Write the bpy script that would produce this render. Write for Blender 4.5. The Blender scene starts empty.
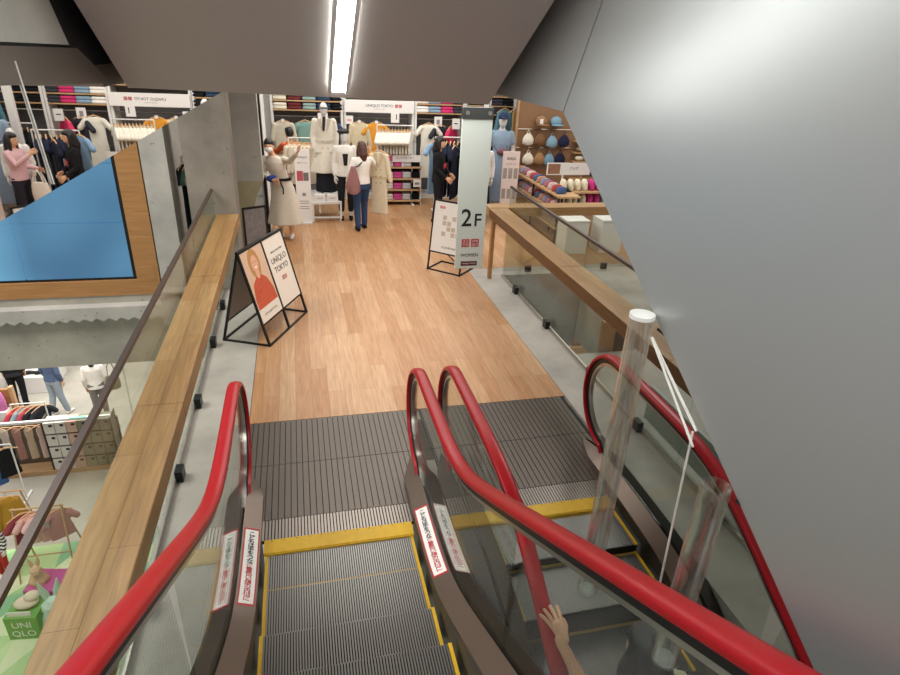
import bpy, math, random
from mathutils import Vector, Matrix
random.seed(7)
C = bpy.context.scene.collection
SC = bpy.context.scene
PI = math.pi

# ------------------------------------------------------------------ camera
H = 3.1
cd = bpy.data.cameras.new('camera'); cam = bpy.data.objects.new('camera', cd); C.objects.link(cam)
cd.sensor_width = 36.0; cd.lens = 24.0; cd.clip_start = 0.02; cd.clip_end = 200
RW = ((0.97155003, -0.06095754, 0.22885523), (-0.23237112, -0.43206504, 0.87139168), (0.04576245, -0.89977996, -0.43393758))
cam.matrix_world = Matrix(((RW[0][0], -RW[0][1], -RW[0][2], 0), (RW[1][0], -RW[1][1], -RW[1][2], 0),
                           (RW[2][0], -RW[2][1], -RW[2][2], H), (0, 0, 0, 1)))
SC.camera = cam
# ------------------------------------------------------------------ world, exposure, lights
w = bpy.data.worlds.new('world'); SC.world = w; w.use_nodes = True
w.node_tree.nodes['Background'].inputs[0].default_value = (1.0, 0.975, 0.95, 1)
w.node_tree.nodes['Background'].inputs[1].default_value = 0.40
vs = SC.view_settings
vs.view_transform = 'Standard'; vs.look = 'None'; vs.gamma = 1.0; vs.use_curve_mapping = False; vs.exposure = 0.0

def area(name, loc, sx, sy, power, color=(1, .97, .92), rot=(0, 0, 0)):
    l = bpy.data.lights.new(name, 'AREA'); l.shape = 'RECTANGLE'; l.size = sx; l.size_y = sy; l.energy = power; l.color = color
    o = bpy.data.objects.new(name, l); C.objects.link(o); o.location = loc; o.rotation_euler = rot
    return o
area('ceiling_light_store', (1.5, 12.2, 3.2), 5.0, 1.0, 88)
area('ceiling_light_store', (5.6, 11.0, 3.2), 3.0, 2.0, 60)
area('ceiling_light_store', (1.2, 9.8, 3.2), 4.0, 1.0, 80)
area('ceiling_light_landing', (0.9, 6.2, 2.85), 2.6, 2.0, 62)
area('ceiling_light_void', (-5.2, 5.2, 6.0), 4.0, 5.0, 700, (1, .98, .94))
area('ceiling_light_void', (5.2, 7.2, 4.6), 2.0, 2.4, 120, (1, .98, .94))
area('added_fill_light_rear', (0.2, -4.2, 4.6), 3.0, 1.6, 190, (1, .99, .97), (math.radians(55), 0, 0))  # unseen fill added behind the camera to brighten the grey side cladding
area('ceiling_light_ground', (-5.0, 12.5, -1.3), 6.0, 5.0, 420)
area('ceiling_light_ground', (5.0, 12.0, -1.3), 5.0, 4.0, 120)

# ------------------------------------------------------------------ materials
def lin(c):
    if isinstance(c, str):
        c = [int(c[i:i + 2], 16) / 255 for i in (0, 2, 4)]
    return tuple((x / 12.92 if x <= .04045 else ((x + .055) / 1.055) ** 2.4) for x in c)
MATS = {}
def nodes(m):
    return m.node_tree.nodes, m.node_tree.links
def mat(name, col, rough=.6, metal=0., var=.06, scale=30., bump=0., coat=0., spec=.5, sheen=0.):
    if name in MATS: return MATS[name]
    m = bpy.data.materials.new(name); m.use_nodes = True; N, L = nodes(m); b = N['Principled BSDF']
    c = lin(col)
    b.inputs['Roughness'].default_value = rough; b.inputs['Metallic'].default_value = metal
    b.inputs['Coat Weight'].default_value = coat; b.inputs['Specular IOR Level'].default_value = spec
    b.inputs['Sheen Weight'].default_value = sheen
    tc = N.new('ShaderNodeTexCoord'); ns = N.new('ShaderNodeTexNoise'); ns.inputs['Scale'].default_value = scale
    ns.inputs['Detail'].default_value = 3
    L.new(tc.outputs['Object'], ns.inputs['Vector'])
    mx = N.new('ShaderNodeMix'); mx.data_type = 'RGBA'
    mx.inputs['A'].default_value = tuple(max(0, x * (1 - var)) for x in c) + (1,)
    mx.inputs['B'].default_value = tuple(min(1, x * (1 + var)) for x in c) + (1,)
    L.new(ns.outputs['Fac'], mx.inputs['Factor']); L.new(mx.outputs['Result'], b.inputs['Base Color'])
    if bump:
        bp = N.new('ShaderNodeBump'); bp.inputs['Strength'].default_value = bump; bp.inputs['Distance'].default_value = .01
        L.new(ns.outputs['Fac'], bp.inputs['Height']); L.new(bp.outputs['Normal'], b.inputs['Normal'])
    MATS[name] = m
    return m
def cloth(col):
    return mat('fabric_' + col, col, .85, var=.10, scale=18, bump=.25, spec=.2)
def wood(name, c1, c2, c3, planks=True, along='Y', bw=1.3, rh=.155, rough=.42):
    m = bpy.data.materials.new(name); m.use_nodes = True; N, L = nodes(m); b = N['Principled BSDF']
    tc = N.new('ShaderNodeTexCoord'); mp = N.new('ShaderNodeMapping')
    if along == 'Y': mp.inputs['Rotation'].default_value = (0, 0, PI / 2)
    L.new(tc.outputs['Object'], mp.inputs['Vector'])
    mg = N.new('ShaderNodeMapping'); mg.inputs['Scale'].default_value = (1.2, 16, 16)
    L.new(mp.outputs['Vector'], mg.inputs['Vector'])
    ns = N.new('ShaderNodeTexNoise'); ns.inputs['Scale'].default_value = 2.2; ns.inputs['Detail'].default_value = 6; ns.inputs['Distortion'].default_value = .8
    L.new(mg.outputs['Vector'], ns.inputs['Vector'])
    rp = N.new('ShaderNodeValToRGB'); rp.color_ramp.elements[0].position = .3; rp.color_ramp.elements[1].position = .72
    rp.color_ramp.elements[0].color = lin(c1) + (1,); rp.color_ramp.elements[1].color = lin(c2) + (1,)
    L.new(ns.outputs['Fac'], rp.inputs['Fac'])
    out = rp.outputs['Color']
    if planks:
        br = N.new('ShaderNodeTexBrick'); br.offset = .37; br.inputs['Scale'].default_value = 1.0
        br.inputs['Brick Width'].default_value = bw; br.inputs['Row Height'].default_value = rh
        br.inputs['Mortar Size'].default_value = .0012; br.inputs['Mortar Smooth'].default_value = .3; br.inputs['Bias'].default_value = 0
        br.inputs['Color1'].default_value = (1, 1, 1, 1); br.inputs['Color2'].default_value = lin(c3) + (1,)
        br.inputs['Mortar'].default_value = (.35, .26, .2, 1)
        L.new(mp.outputs['Vector'], br.inputs['Vector'])
        mu = N.new('ShaderNodeMix'); mu.data_type = 'RGBA'; mu.blend_type = 'MULTIPLY'; mu.inputs['Factor'].default_value = 1
        L.new(out, mu.inputs['A']); L.new(br.outputs['Color'], mu.inputs['B']); out = mu.outputs['Result']
    L.new(out, b.inputs['Base Color']); b.inputs['Roughness'].default_value = rough
    return m
def concrete(name, c1, c2, rough=.75, pores=True):
    m = bpy.data.materials.new(name); m.use_nodes = True; N, L = nodes(m); b = N['Principled BSDF']
    tc = N.new('ShaderNodeTexCoord')
    ns = N.new('ShaderNodeTexNoise'); ns.inputs['Scale'].default_value = 1.6; ns.inputs['Detail'].default_value = 9; ns.inputs['Roughness'].default_value = .62
    L.new(tc.outputs['Object'], ns.inputs['Vector'])
    rp = N.new('ShaderNodeValToRGB'); rp.color_ramp.elements[0].position = .3; rp.color_ramp.elements[1].position = .7
    rp.color_ramp.elements[0].color = lin(c1) + (1,); rp.color_ramp.elements[1].color = lin(c2) + (1,)
    L.new(ns.outputs['Fac'], rp.inputs['Fac']); out = rp.outputs['Color']
    if pores:
        vo = N.new('ShaderNodeTexVoronoi'); vo.inputs['Scale'].default_value = 7
        L.new(tc.outputs['Object'], vo.inputs['Vector'])
        r2 = N.new('ShaderNodeValToRGB'); r2.color_ramp.elements[0].position = .05; r2.color_ramp.elements[1].position = .09
        r2.color_ramp.elements[0].color = (.45, .45, .45, 1); r2.color_ramp.elements[1].color = (1, 1, 1, 1)
        L.new(vo.outputs['Distance'], r2.inputs['Fac'])
        mu = N.new('ShaderNodeMix'); mu.data_type = 'RGBA'; mu.blend_type = 'MULTIPLY'; mu.inputs['Factor'].default_value = 1
        L.new(out, mu.inputs['A']); L.new(r2.outputs['Color'], mu.inputs['B']); out = mu.outputs['Result']
    L.new(out, b.inputs['Base Color']); b.inputs['Roughness'].default_value = rough
    bp = N.new('ShaderNodeBump'); bp.inputs['Strength'].default_value = .2; bp.inputs['Distance'].default_value = .01
    L.new(ns.outputs['Fac'], bp.inputs['Height']); L.new(bp.outputs['Normal'], b.inputs['Normal'])
    return m
def glass(name, tint, ior=1.45):
    m = bpy.data.materials.new(name); m.use_nodes = True; N, L = nodes(m); N.remove(N['Principled BSDF'])
    tr = N.new('ShaderNodeBsdfTransparent'); tr.inputs[0].default_value = lin(tint) + (1,)
    gl = N.new('ShaderNodeBsdfGlossy'); gl.inputs['Roughness'].default_value = .0; gl.inputs[0].default_value = (1, 1, 1, 1)
    lw = N.new('ShaderNodeLayerWeight'); lw.inputs[0].default_value = .5
    pw = N.new('ShaderNodeMath'); pw.operation = 'POWER'; pw.inputs[1].default_value = 5.0; L.new(lw.outputs['Facing'], pw.inputs[0])
    fr = N.new('ShaderNodeMath'); fr.operation = 'MULTIPLY_ADD'; fr.inputs[1].default_value = .55; fr.inputs[2].default_value = .6 * ((ior - 1) / (ior + 1)) ** 2
    L.new(pw.outputs[0], fr.inputs[0])
    mx = N.new('ShaderNodeMixShader')
    L.new(fr.outputs[0], mx.inputs[0]); L.new(tr.outputs[0], mx.inputs[1]); L.new(gl.outputs[0], mx.inputs[2])
    L.new(mx.outputs[0], N['Material Output'].inputs['Surface'])
    return m
def emit(name, col, s):
    m = bpy.data.materials.new(name); m.use_nodes = True; N, L = nodes(m); b = N['Principled BSDF']
    b.inputs['Base Color'].default_value = (.02, .02, .02, 1)
    b.inputs['Emission Color'].default_value = lin(col) + (1,); b.inputs['Emission Strength'].default_value = s
    return m

M_floor = wood('oak_plank_floor', 'ac8560', 'c8a07a', 'e6d3bd')
M_rail = wood('oak_rail', '907047', 'b08b5a', 'e9dcc8', True, 'Y', 1.1, .14, .45)
M_railx = wood('oak_rail_cross', '907047', 'b08b5a', 'e9dcc8', True, 'X', 1.1, .14, .45)
M_panelwood = wood('oak_panel', '94693c', 'a97c4b', 'f2e6d6', False, 'X')
M_shelfwood = wood('pale_wood', 'b08a60', 'c9a67c', 'ffffff', False, 'X')
M_conc = concrete('concrete', '94918a', 'b5b1a8')
M_concd = concrete('concrete_warm', '8e8a7e', 'aea99c')
M_col = concrete('concrete_column', '6e675d', '8f877b')
M_strip = concrete('concrete_floor', '938d86', 'b1aba3', .5, False)
M_gfloor = concrete('ground_floor_concrete', 'a09b90', 'b9b4a8', .5, False)
M_ceil = mat('ceiling_paint', '8c8c8a', .8)
M_clad = mat('grey_satin_cladding', 'a9a9a8', .38, .45, .02, 3)
M_soff = mat('brownish_grey_soffit', 'b5aeaa', .5, .25, .02, 3)
M_brown = mat('brown_metal_band', '6d645c', .45, .6, .03, 6)
M_black = mat('black_metal', '17171a', .4, .3)
M_dark = mat('dark_gap', '101114', .7)
M_white = mat('white_paint', 'e6e4e0', .5, var=.02)
M_offw = mat('white_card', 'ece8e4', .6, var=.02)
M_steel = mat('brushed_steel', 'b6b2aa', .28, .9, .05, 60)
M_alu = mat('ridged_aluminium', '93918d', .36, .85, .08, 50)
M_plate = mat('landing_plate_ridge', '665e57', .4, .7, .08, 40)
M_plateL = mat('comb_plate_ridge', '8f877f', .33, .8, .08, 40)
M_groove = mat('dark_groove', '1d1b1a', .7, .2)
M_yellow = mat('yellow_paint', 'd9ab1c', .5, var=.15, scale=20)
M_yellowd = mat('worn_yellow_paint', '9a7d3a', .6, var=.3, scale=60)
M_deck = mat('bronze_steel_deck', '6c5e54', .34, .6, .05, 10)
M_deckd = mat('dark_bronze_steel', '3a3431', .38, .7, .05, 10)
M_skirt = mat('dark_skirt_panel', '24221f', .4, .4)
M_red = mat('red_handrail_rubber', 'ad131d', .34, 0, .03, 5, spec=.3)
M_glass = glass('clear_glass', 'f1f4f1')
M_glassg = glass('green_tint_glass', 'eef1ed', 1.5)
M_cap = mat('brown_edge_trim', '4a3d36', .4, .3)
M_clamp = mat('dark_grey_clamp', '2b2c2d', .4, .6)
M_ink = mat('black_ink', '222222', .7)
M_inkred = mat('red_ink', 'b3242c', .6)
M_mirror = mat('mirror_silver', 'e4e2df', .01, 1.0, .0)
M_lamp = emit('lamp_white', 'fafffb', 62.0)
# acrylic tube
M_acr = bpy.data.materials.new('clear_acrylic'); M_acr.use_nodes = True
_N, _L = nodes(M_acr); _N.remove(_N['Principled BSDF'])
_t = _N.new('ShaderNodeBsdfTransparent'); _t.inputs[0].default_value = (.96, .97, .96, 1)
_g = _N.new('ShaderNodeBsdfGlass'); _g.inputs['Roughness'].default_value = .02; _g.inputs['IOR'].default_value = 1.25; _g.inputs[0].default_value = (1, 1, 1, 1)
_lw = _N.new('ShaderNodeLayerWeight'); _lw.inputs[0].default_value = .5; _p = _N.new('ShaderNodeMath'); _p.operation = 'POWER'; _p.inputs[1].default_value = 2.0
_L.new(_lw.outputs['Facing'], _p.inputs[0]); _d = _N.new('ShaderNodeBsdfGlossy'); _d.inputs['Roughness'].default_value = .04; _d.inputs[0].default_value = (.95, .96, .95, 1)
_a = _N.new('ShaderNodeMixShader'); _a.inputs[0].default_value = .2; _L.new(_t.outputs[0], _a.inputs[1]); _L.new(_g.outputs[0], _a.inputs[2])
_m = _N.new('ShaderNodeMixShader'); _L.new(_p.outputs[0], _m.inputs[0]); _L.new(_a.outputs[0], _m.inputs[1]); _L.new(_d.outputs[0], _m.inputs[2])
_L.new(_m.outputs[0], _N['Material Output'].inputs['Surface'])
# video wall picture (a screen shows it, so it emits)
def screen_mat():
    m = bpy.data.materials.new('blue_screen_image'); m.use_nodes = True; N, L = nodes(m); b = N['Principled BSDF']
    tc = N.new('ShaderNodeTexCoord'); ns = N.new('ShaderNodeTexNoise'); ns.inputs['Scale'].default_value = .7; ns.inputs['Detail'].default_value = 1
    L.new(tc.outputs['Object'], ns.inputs['Vector'])
    sx = N.new('ShaderNodeSeparateXYZ'); L.new(tc.outputs['Object'], sx.inputs[0])
    mr = N.new('ShaderNodeMapRange'); mr.inputs[1].default_value = -.35; mr.inputs[2].default_value = .12; mr.inputs[3].default_value = .34; mr.inputs[4].default_value = -.06
    L.new(sx.outputs[0], mr.inputs[0])
    ad = N.new('ShaderNodeMath'); L.new(ns.outputs['Fac'], ad.inputs[0]); L.new(mr.outputs[0], ad.inputs[1])
    rp = N.new('ShaderNodeValToRGB'); rp.color_ramp.elements[0].position = .3; rp.color_ramp.elements[1].position = .8
    rp.color_ramp.elements[0].color = lin('3c6f98') + (1,); rp.color_ramp.elements[1].color = lin('78bbe2') + (1,)
    L.new(ad.outputs[0], rp.inputs['Fac']); L.new(rp.outputs['Color'], b.inputs['Emission Color']); b.inputs['Emission Strength'].default_value = .72
    b.inputs['Base Color'].default_value = (.02, .03, .04, 1); b.inputs['Roughness'].default_value = .3
    return m
M_screen = screen_mat()

# ------------------------------------------------------------------ mesh helpers
class MB:
    def __init__(s): s.v = []; s.f = []; s.mi = []
    def add(s, vs, fs, mi=0):
        o = len(s.v); s.v += [tuple(v) for v in vs]; s.f += [tuple(i + o for i in f) for f in fs]; s.mi += [mi] * len(fs); return s
    def box(s, x0, x1, y0, y1, z0, z1, mi=0, M=None):
        vs = [(x, y, z) for z in (z0, z1) for y in (y0, y1) for x in (x0, x1)]
        if M is not None: vs = [tuple(M @ Vector(v)) for v in vs]
        return s.add(vs, [(0, 2, 3, 1), (4, 5, 7, 6), (0, 1, 5, 4), (2, 6, 7, 3), (0, 4, 6, 2), (1, 3, 7, 5)], mi)
    def cbox(s, c, d, mi=0, rz=0):
        M = Matrix.Translation(c) @ Matrix.Rotation(rz, 4, 'Z')
        return s.box(-d[0] / 2, d[0] / 2, -d[1] / 2, d[1] / 2, -d[2] / 2, d[2] / 2, mi, M)
    def prism_x(s, poly, x0, x1, mi=0):            # (y, z) outline extruded along X
        n = len(poly); vs = [(x0, y, z) for y, z in poly] + [(x1, y, z) for y, z in poly]
        return s.add(vs, [tuple(range(n)), tuple(range(2 * n - 1, n - 1, -1))] + [(i, i + n, (i + 1) % n + n, (i + 1) % n) for i in range(n)], mi)
    def prism_y(s, poly, y0, y1, mi=0):            # (x, z) outline extruded along Y
        n = len(poly); vs = [(x, y0, z) for x, z in poly] + [(x, y1, z) for x, z in poly]
        return s.add(vs, [tuple(range(n - 1, -1, -1)), tuple(range(n, 2 * n))] + [(i, (i + 1) % n, (i + 1) % n + n, i + n) for i in range(n)], mi)
    def prism_z(s, poly, z0, z1, mi=0):
        n = len(poly); vs = [(x, y, z0) for x, y in poly] + [(x, y, z1) for x, y in poly]
        return s.add(vs, [tuple(range(n - 1, -1, -1)), tuple(range(n, 2 * n))] + [(i, (i + 1) % n, (i + 1) % n + n, i + n) for i in range(n)], mi)
    def loft(s, rings, cap=True, mi=0):
        n = len(rings[0]); vs = [v for r in rings for v in r]; fs = []
        for k in range(len(rings) - 1):
            for i in range(n):
                j = (i + 1) % n; fs.append((k * n + i, k * n + j, (k + 1) * n + j, (k + 1) * n + i))
        if cap:
            fs.append(tuple(range(n - 1, -1, -1))); fs.append(tuple((len(rings) - 1) * n + i for i in range(n)))
        return s.add(vs, fs, mi)
    def tube(s, pts, r, n=8, mi=0, cap=True):
        pts = [Vector(p) for p in pts]; rs = r if isinstance(r, (list, tuple)) else [r] * len(pts)
        rings = []; u = None
        for i, p in enumerate(pts):
            t = (pts[min(i + 1, len(pts) - 1)] - pts[max(i - 1, 0)]).normalized()
            if u is None:
                a = Vector((0, 0, 1)) if abs(t.z) < .9 else Vector((1, 0, 0)); u = t.cross(a).normalized()
            else:
                u = (u - t * u.dot(t)).normalized()
            v = t.cross(u)
            rings.append([p + (u * math.cos(2 * PI * k / n) + v * math.sin(2 * PI * k / n)) * rs[i] for k in range(n)])
        return s.loft(rings, cap, mi)
    def limb(s, pts, rs, n=12, mi=0):              # tube with rounded ends
        pts = [Vector(p) for p in pts]; rs = list(rs)
        d0 = (pts[0] - pts[1]).normalized(); d1 = (pts[-1] - pts[-2]).normalized()
        P = [pts[0] + d0 * rs[0] * .9, pts[0] + d0 * rs[0] * .6] + pts + [pts[-1] + d1 * rs[-1] * .6, pts[-1] + d1 * rs[-1] * .9]
        R = [rs[0] * .35, rs[0] * .8] + rs + [rs[-1] * .8, rs[-1] * .35]
        return s.tube(P, R, n, mi)
    def ell(s, c, r, nu=14, nv=9, mi=0, M=None):
        vs = []; fs = []
        for j in range(1, nv):
            t = PI * j / nv
            for i in range(nu):
                a = 2 * PI * i / nu; vs.append(Vector((r[0] * math.sin(t) * math.cos(a), r[1] * math.sin(t) * math.sin(a), r[2] * math.cos(t))))
        vs.append(Vector((0, 0, r[2]))); vs.append(Vector((0, 0, -r[2]))); T = len(vs) - 2; B = T + 1
        for j in range(nv - 2):
            for i in range(nu):
                k = (i + 1) % nu; fs.append((j * nu + i, (j + 1) * nu + i, (j + 1) * nu + k, j * nu + k))
        for i in range(nu):
            k = (i + 1) % nu; fs.append((T, i, k)); fs.append((B, (nv - 2) * nu + k, (nv - 2) * nu + i))
        if M is not None: vs = [M @ v for v in vs]
        return s.add([Vector(c) + v for v in vs], fs, mi)
    def lathe(s, prof, c=(0, 0, 0), n=20, mi=0):   # (r, z) profile about Z
        rings = [[(c[0] + r * math.cos(2 * PI * k / n), c[1] + r * math.sin(2 * PI * k / n), c[2] + z) for k in range(n)] for r, z in prof]
        return s.loft(rings, True, mi)
    def merge(s, o, M=None, mi=None):
        vs = o.v if M is None else [tuple(M @ Vector(v)) for v in o.v]
        k = len(s.v); s.v += vs; s.f += [tuple(i + k for i in f) for f in o.f]; s.mi += (o.mi if mi is None else [mi] * len(o.f)); return s
    def mesh(s, name, mats, smooth=40):
        me = bpy.data.meshes.new(name); me.from_pydata(s.v, [], s.f); me.validate(clean_customdata=False)
        ms = mats if isinstance(mats, (list, tuple)) else [mats]
        for m in ms: me.materials.append(m)
        if len(ms) > 1 and len(me.polygons) == len(s.mi): me.polygons.foreach_set('material_index', s.mi)
        fix_normals(me)
        if smooth: me.shade_smooth(); me.set_sharp_from_angle(angle=math.radians(smooth))
        return me
    def build(s, name, mats, parent=None, smooth=40, bev=0):
        return link(name, s.mesh(name, mats, smooth), parent, bev)
import bmesh
def fix_normals(me):
    b = bmesh.new(); b.from_mesh(me); bmesh.ops.recalc_face_normals(b, faces=b.faces); b.to_mesh(me); b.free()
def link(name, me, parent=None, bev=0):
    o = bpy.data.objects.new(name, me); C.objects.link(o)
    if parent is not None: o.parent = parent
    if bev:
        m = o.modifiers.new('bevel', 'BEVEL'); m.width = bev; m.segments = 2; m.limit_method = 'ANGLE'
    return o
def tag(o, label, cat, group=None, kind=None):
    o['label'] = label; o['category'] = cat
    if group: o['group'] = group
    if kind: o['kind'] = kind
    return o
def thing(name, label, cat, loc=(0, 0, 0), rz=0, group=None):
    o = bpy.data.objects.new(name, None); C.objects.link(o); o.empty_display_size = .1
    o.location = loc; o.rotation_euler = (0, 0, rz)
    return tag(o, label, cat, group)
def struct(o): o['kind'] = 'structure'; return o
def dup(root, loc=None, rz=None, label=None, group=None, mats=None):
    r = root.copy(); C.objects.link(r)
    if loc is not None: r.location = loc
    if rz is not None: r.rotation_euler = (0, 0, rz)
    if label: r['label'] = label
    if group: r['group'] = group
    def rec(a, b):
        for ch in list(a.children):
            c = ch.copy(); C.objects.link(c); c.parent = b; rec(ch, c)
    rec(root, r)
    if mats:
        for o in [r] + list(r.children_recursive):
            k = o.name.split('.')[0]
            if o.type == 'MESH' and k in mats:
                o.material_slots[0].link = 'OBJECT'; o.material_slots[0].material = mats[k]
    return r
def remesh(mb, name, m, voxel=.012, smooth=3, extra=None):
    me = mb.mesh(name, m, 0); o = bpy.data.objects.new('tmp', me); C.objects.link(o)
    r = o.modifiers.new('r', 'REMESH'); r.mode = 'VOXEL'; r.voxel_size = voxel; r.use_smooth_shade = True
    if smooth:
        q = o.modifiers.new('s', 'SMOOTH'); q.iterations = smooth; q.factor = .5
    dg = bpy.context.evaluated_depsgraph_get(); dg.update()
    me2 = bpy.data.meshes.new_from_object(o.evaluated_get(dg)); me2.name = name
    bpy.data.objects.remove(o); bpy.data.meshes.remove(me)
    if not me2.materials: me2.materials.append(m)
    me2.shade_smooth()
    return me2
def text_mesh(s, size, m, extrude=.0008, align='CENTER', sx=1.0, space=1.0, bold=0):
    cu = bpy.data.curves.new('txt', 'FONT'); cu.body = s; cu.size = size; cu.align_x = align; cu.align_y = 'CENTER'; cu.extrude = extrude
    cu.space_character = space; cu.resolution_u = 3; cu.offset = bold
    o = bpy.data.objects.new('txt', cu); C.objects.link(o)
    dg = bpy.context.evaluated_depsgraph_get(); dg.update()
    me = bpy.data.meshes.new_from_object(o.evaluated_get(dg)); bpy.data.objects.remove(o); bpy.data.curves.remove(cu)
    if sx != 1:
        for v in me.vertices: v.co.x *= sx
    me.materials.clear(); me.materials.append(m)
    return me
def text(s, size, m, parent, M, name='lettering', **k):
    me = text_mesh(s, size, m, **k); o = link(name, me, parent); o.matrix_local = M; return o
FRONT = Matrix.Rotation(PI / 2, 4, 'X')            # text standing up, read from -Y

def zramp(y, y0, wd=.15):
    t = (y0 - y) / wd
    return .577 * (wd * (math.log1p(math.exp(t)) if t < 30 else t))
# ------------------------------------------------------------------ the setting
def sbox(name, m, *b):
    return struct(MB().box(*b).build(name, m, None, 0))
mb = MB().prism_z([(-.56, 4.75), (2.47, 4.75), (2.47, 8.6), (9, 8.6), (9, 14), (-.56, 14)], -.02, 0)
struct(mb.build('floor', M_floor, None, 0))
sl = MB().prism_z([(-.56, 4.6), (2.47, 4.6), (2.47, 8.62), (9, 8.62), (9, 14), (-1.9, 14), (-1.9, 8.62), (-.56, 8.62)], -.5, -.021)
struct(sl.build('floor', M_concd, None, 0))
st = MB().box(-1.1, -.565, -2.5, 8.1, -.5, 0).box(-1.9, -.565, 8.105, 14, -.02, 0)
struct(st.build('floor', M_strip, None, 0))
st = MB().box(2.475, 2.95, -2.5, 8.25, -.45, 0)
struct(st.build('floor', M_strip, None, 0))
st = MB().box(2.475, 4.3, 8.255, 8.595, -.9, 0).box(4.3, 8.0, 5.6, 8.595, -.5, 0).box(2.955, 8.0, -2.5, 5.595, -.5, 0)
struct(st.build('floor', M_strip, None, 0))
sbox('floor', M_gfloor, -12, 12, -6, 19, -4.7, -4.6)
# void walls
st = MB().box(4.3, 4.5, 5.6, 8.25, -1.15, -.501).box(2.955, 4.3, 8.26, 8.5, -1.3, -.901)
struct(st.build('wall_right_void', M_concd, None, 0))
sbox('wall_ground_back', M_white, -12, 12, 17.5, 17.7, -4.6, -.5)
sbox('wall_ground_right', M_conc, 10.5, 10.7, -6, 17.5, -4.6, -.5)
sbox('ceiling', M_ceil, -1.9, 9, 8.65, 14, 3.3, 3.4)
sbox('ceiling', M_ceil, -12, -1.95, 9.0, 17.5, -.95, -.85)
sbox('ceiling', M_ceil, 4.52, 12, 8.7, 17.5, -.95, -.85)
# facade of the left void: concrete beam, oak surround
sbox('wall_left', M_concd, -9, -1.5, 8.32, 8.62, -1.12, -.09)
pts = [(-9, -.2), (-1.9, -.2)]; x = -1.9; k = 0
while x > -9:
    pts.append((x, -.40 if k % 2 == 0 else -.355)); x -= .075; k += 1
pts.append((-9, -.38))
struct(MB().prism_y(pts, 8.16, 8.32).build('trim_1', M_conc, None, 0))
sbox('trim_2', M_conc, -1.9, -1.66, 8.15, 8.33, -.5, -.1)
struct(MB().box(-9, -1.9, 8.3, 8.5, -.09, .12).box(-2.18, -1.9, 8.3, 8.5, .12, 3.3).box(-9, -2.18, 8.45, 8.6, .12, 3.3).build('wall_screen_surround', M_panelwood, None, 0))
struct(MB().box(-2.13, -1.95, 8.296, 8.3, .10, .30).build('trim_3', M_panelwood, None, 0, bev=.004))
sbox('wall_pillar', M_conc, -1.88, -1.58, 8.28, 8.75, -.1, 3.3)
sbox('wall_column', M_col, -1.36, -.82, 8.1, 8.75, -.02, 3.4)
sbox('wall_gap_back', M_dark, -1.6, -1.3, 9.6, 9.7, 0, 3.3)
# concrete beam and a tapering warm concrete rib behind the column
sbox('wall_behind_column', M_conc, -.95, -.50, 9.2, 9.45, 1.24, 3.3)
M_rib = concrete('concrete_yellowish', '8f8466', 'ada181', .7, False)
pts = [(-.95, 0), (-.76, 0), (-.745, .35), (-.70, .7), (-.62, 1.0), (-.50, 1.24), (-.95, 1.24)]
struct(MB().prism_y(pts, 9.2, 9.45).build('wall_rib', M_rib, None, 30))
sbox('wall_back', M_white, -1.9, 9, 13.85, 14, 0, 3.3)
sbox('wall_far_left', M_conc, -1.9, -1.75, 9, 13.85, 0, 3.3)
sbox('wall_far_right', M_white, 8.9, 9.0, 8.6, 14, 0, 3.3)

# ------------------------------------------------------------------ escalators
def ramp(y, y0, sgn): return sgn * zramp(y, y0)
def frange(a, b, s):
    n = max(1, int(round((b - a) / s))); return [a + (b - a) * i / n for i in range(n + 1)]
def rail_path(y0, sgn, ystart, off):
    """handrail centre line (y, z) and inward normal, inset by off; from the incline to the newel's foot"""
    out = []; YT = 3.70; R = .40; top = .95
    for y in frange(ystart, YT, .12)[:-1]:
        e = .01; s = (ramp(y + e, y0, sgn) - ramp(y - e, y0, sgn)) / (2 * e); n = Vector((s, -1)).normalized()
        out.append((Vector((y, ramp(y, y0, sgn) + top)), n))
    for i in range(19):
        a = PI / 2 - PI * i / 18
        out.append((Vector((YT + R * math.cos(a), top - R + R * math.sin(a))), Vector((-math.cos(a), -math.sin(a)))))
    for k in (1, 2):
        out.append((Vector((YT - .06 * k, top - 2 * R - .07 * k)), Vector((-.3, .95))))
    return [(p + n * off) for p, n in out], [n for p, n in out]
def sweep(path, nrm, x, prof, mb=None):
    mb = mb or MB(); rings = []
    for p, n in zip(path, nrm):
        rings.append([(x + dx, p.x - n.x * dn, p.y - n.y * dn) for dx, dn in prof])
    return mb.loft(rings)
RAILP = [(.041, -.012), (.043, .002), (.036, .014), (.02, .02), (0, .0215), (-.02, .02), (-.036, .014), (-.043, .002), (-.041, -.012), (-.03, -.016), (.03, -.016)]
def deckw(y): return .113 * max(0.02, min(1, (4.03 - y) / .34))
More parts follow.
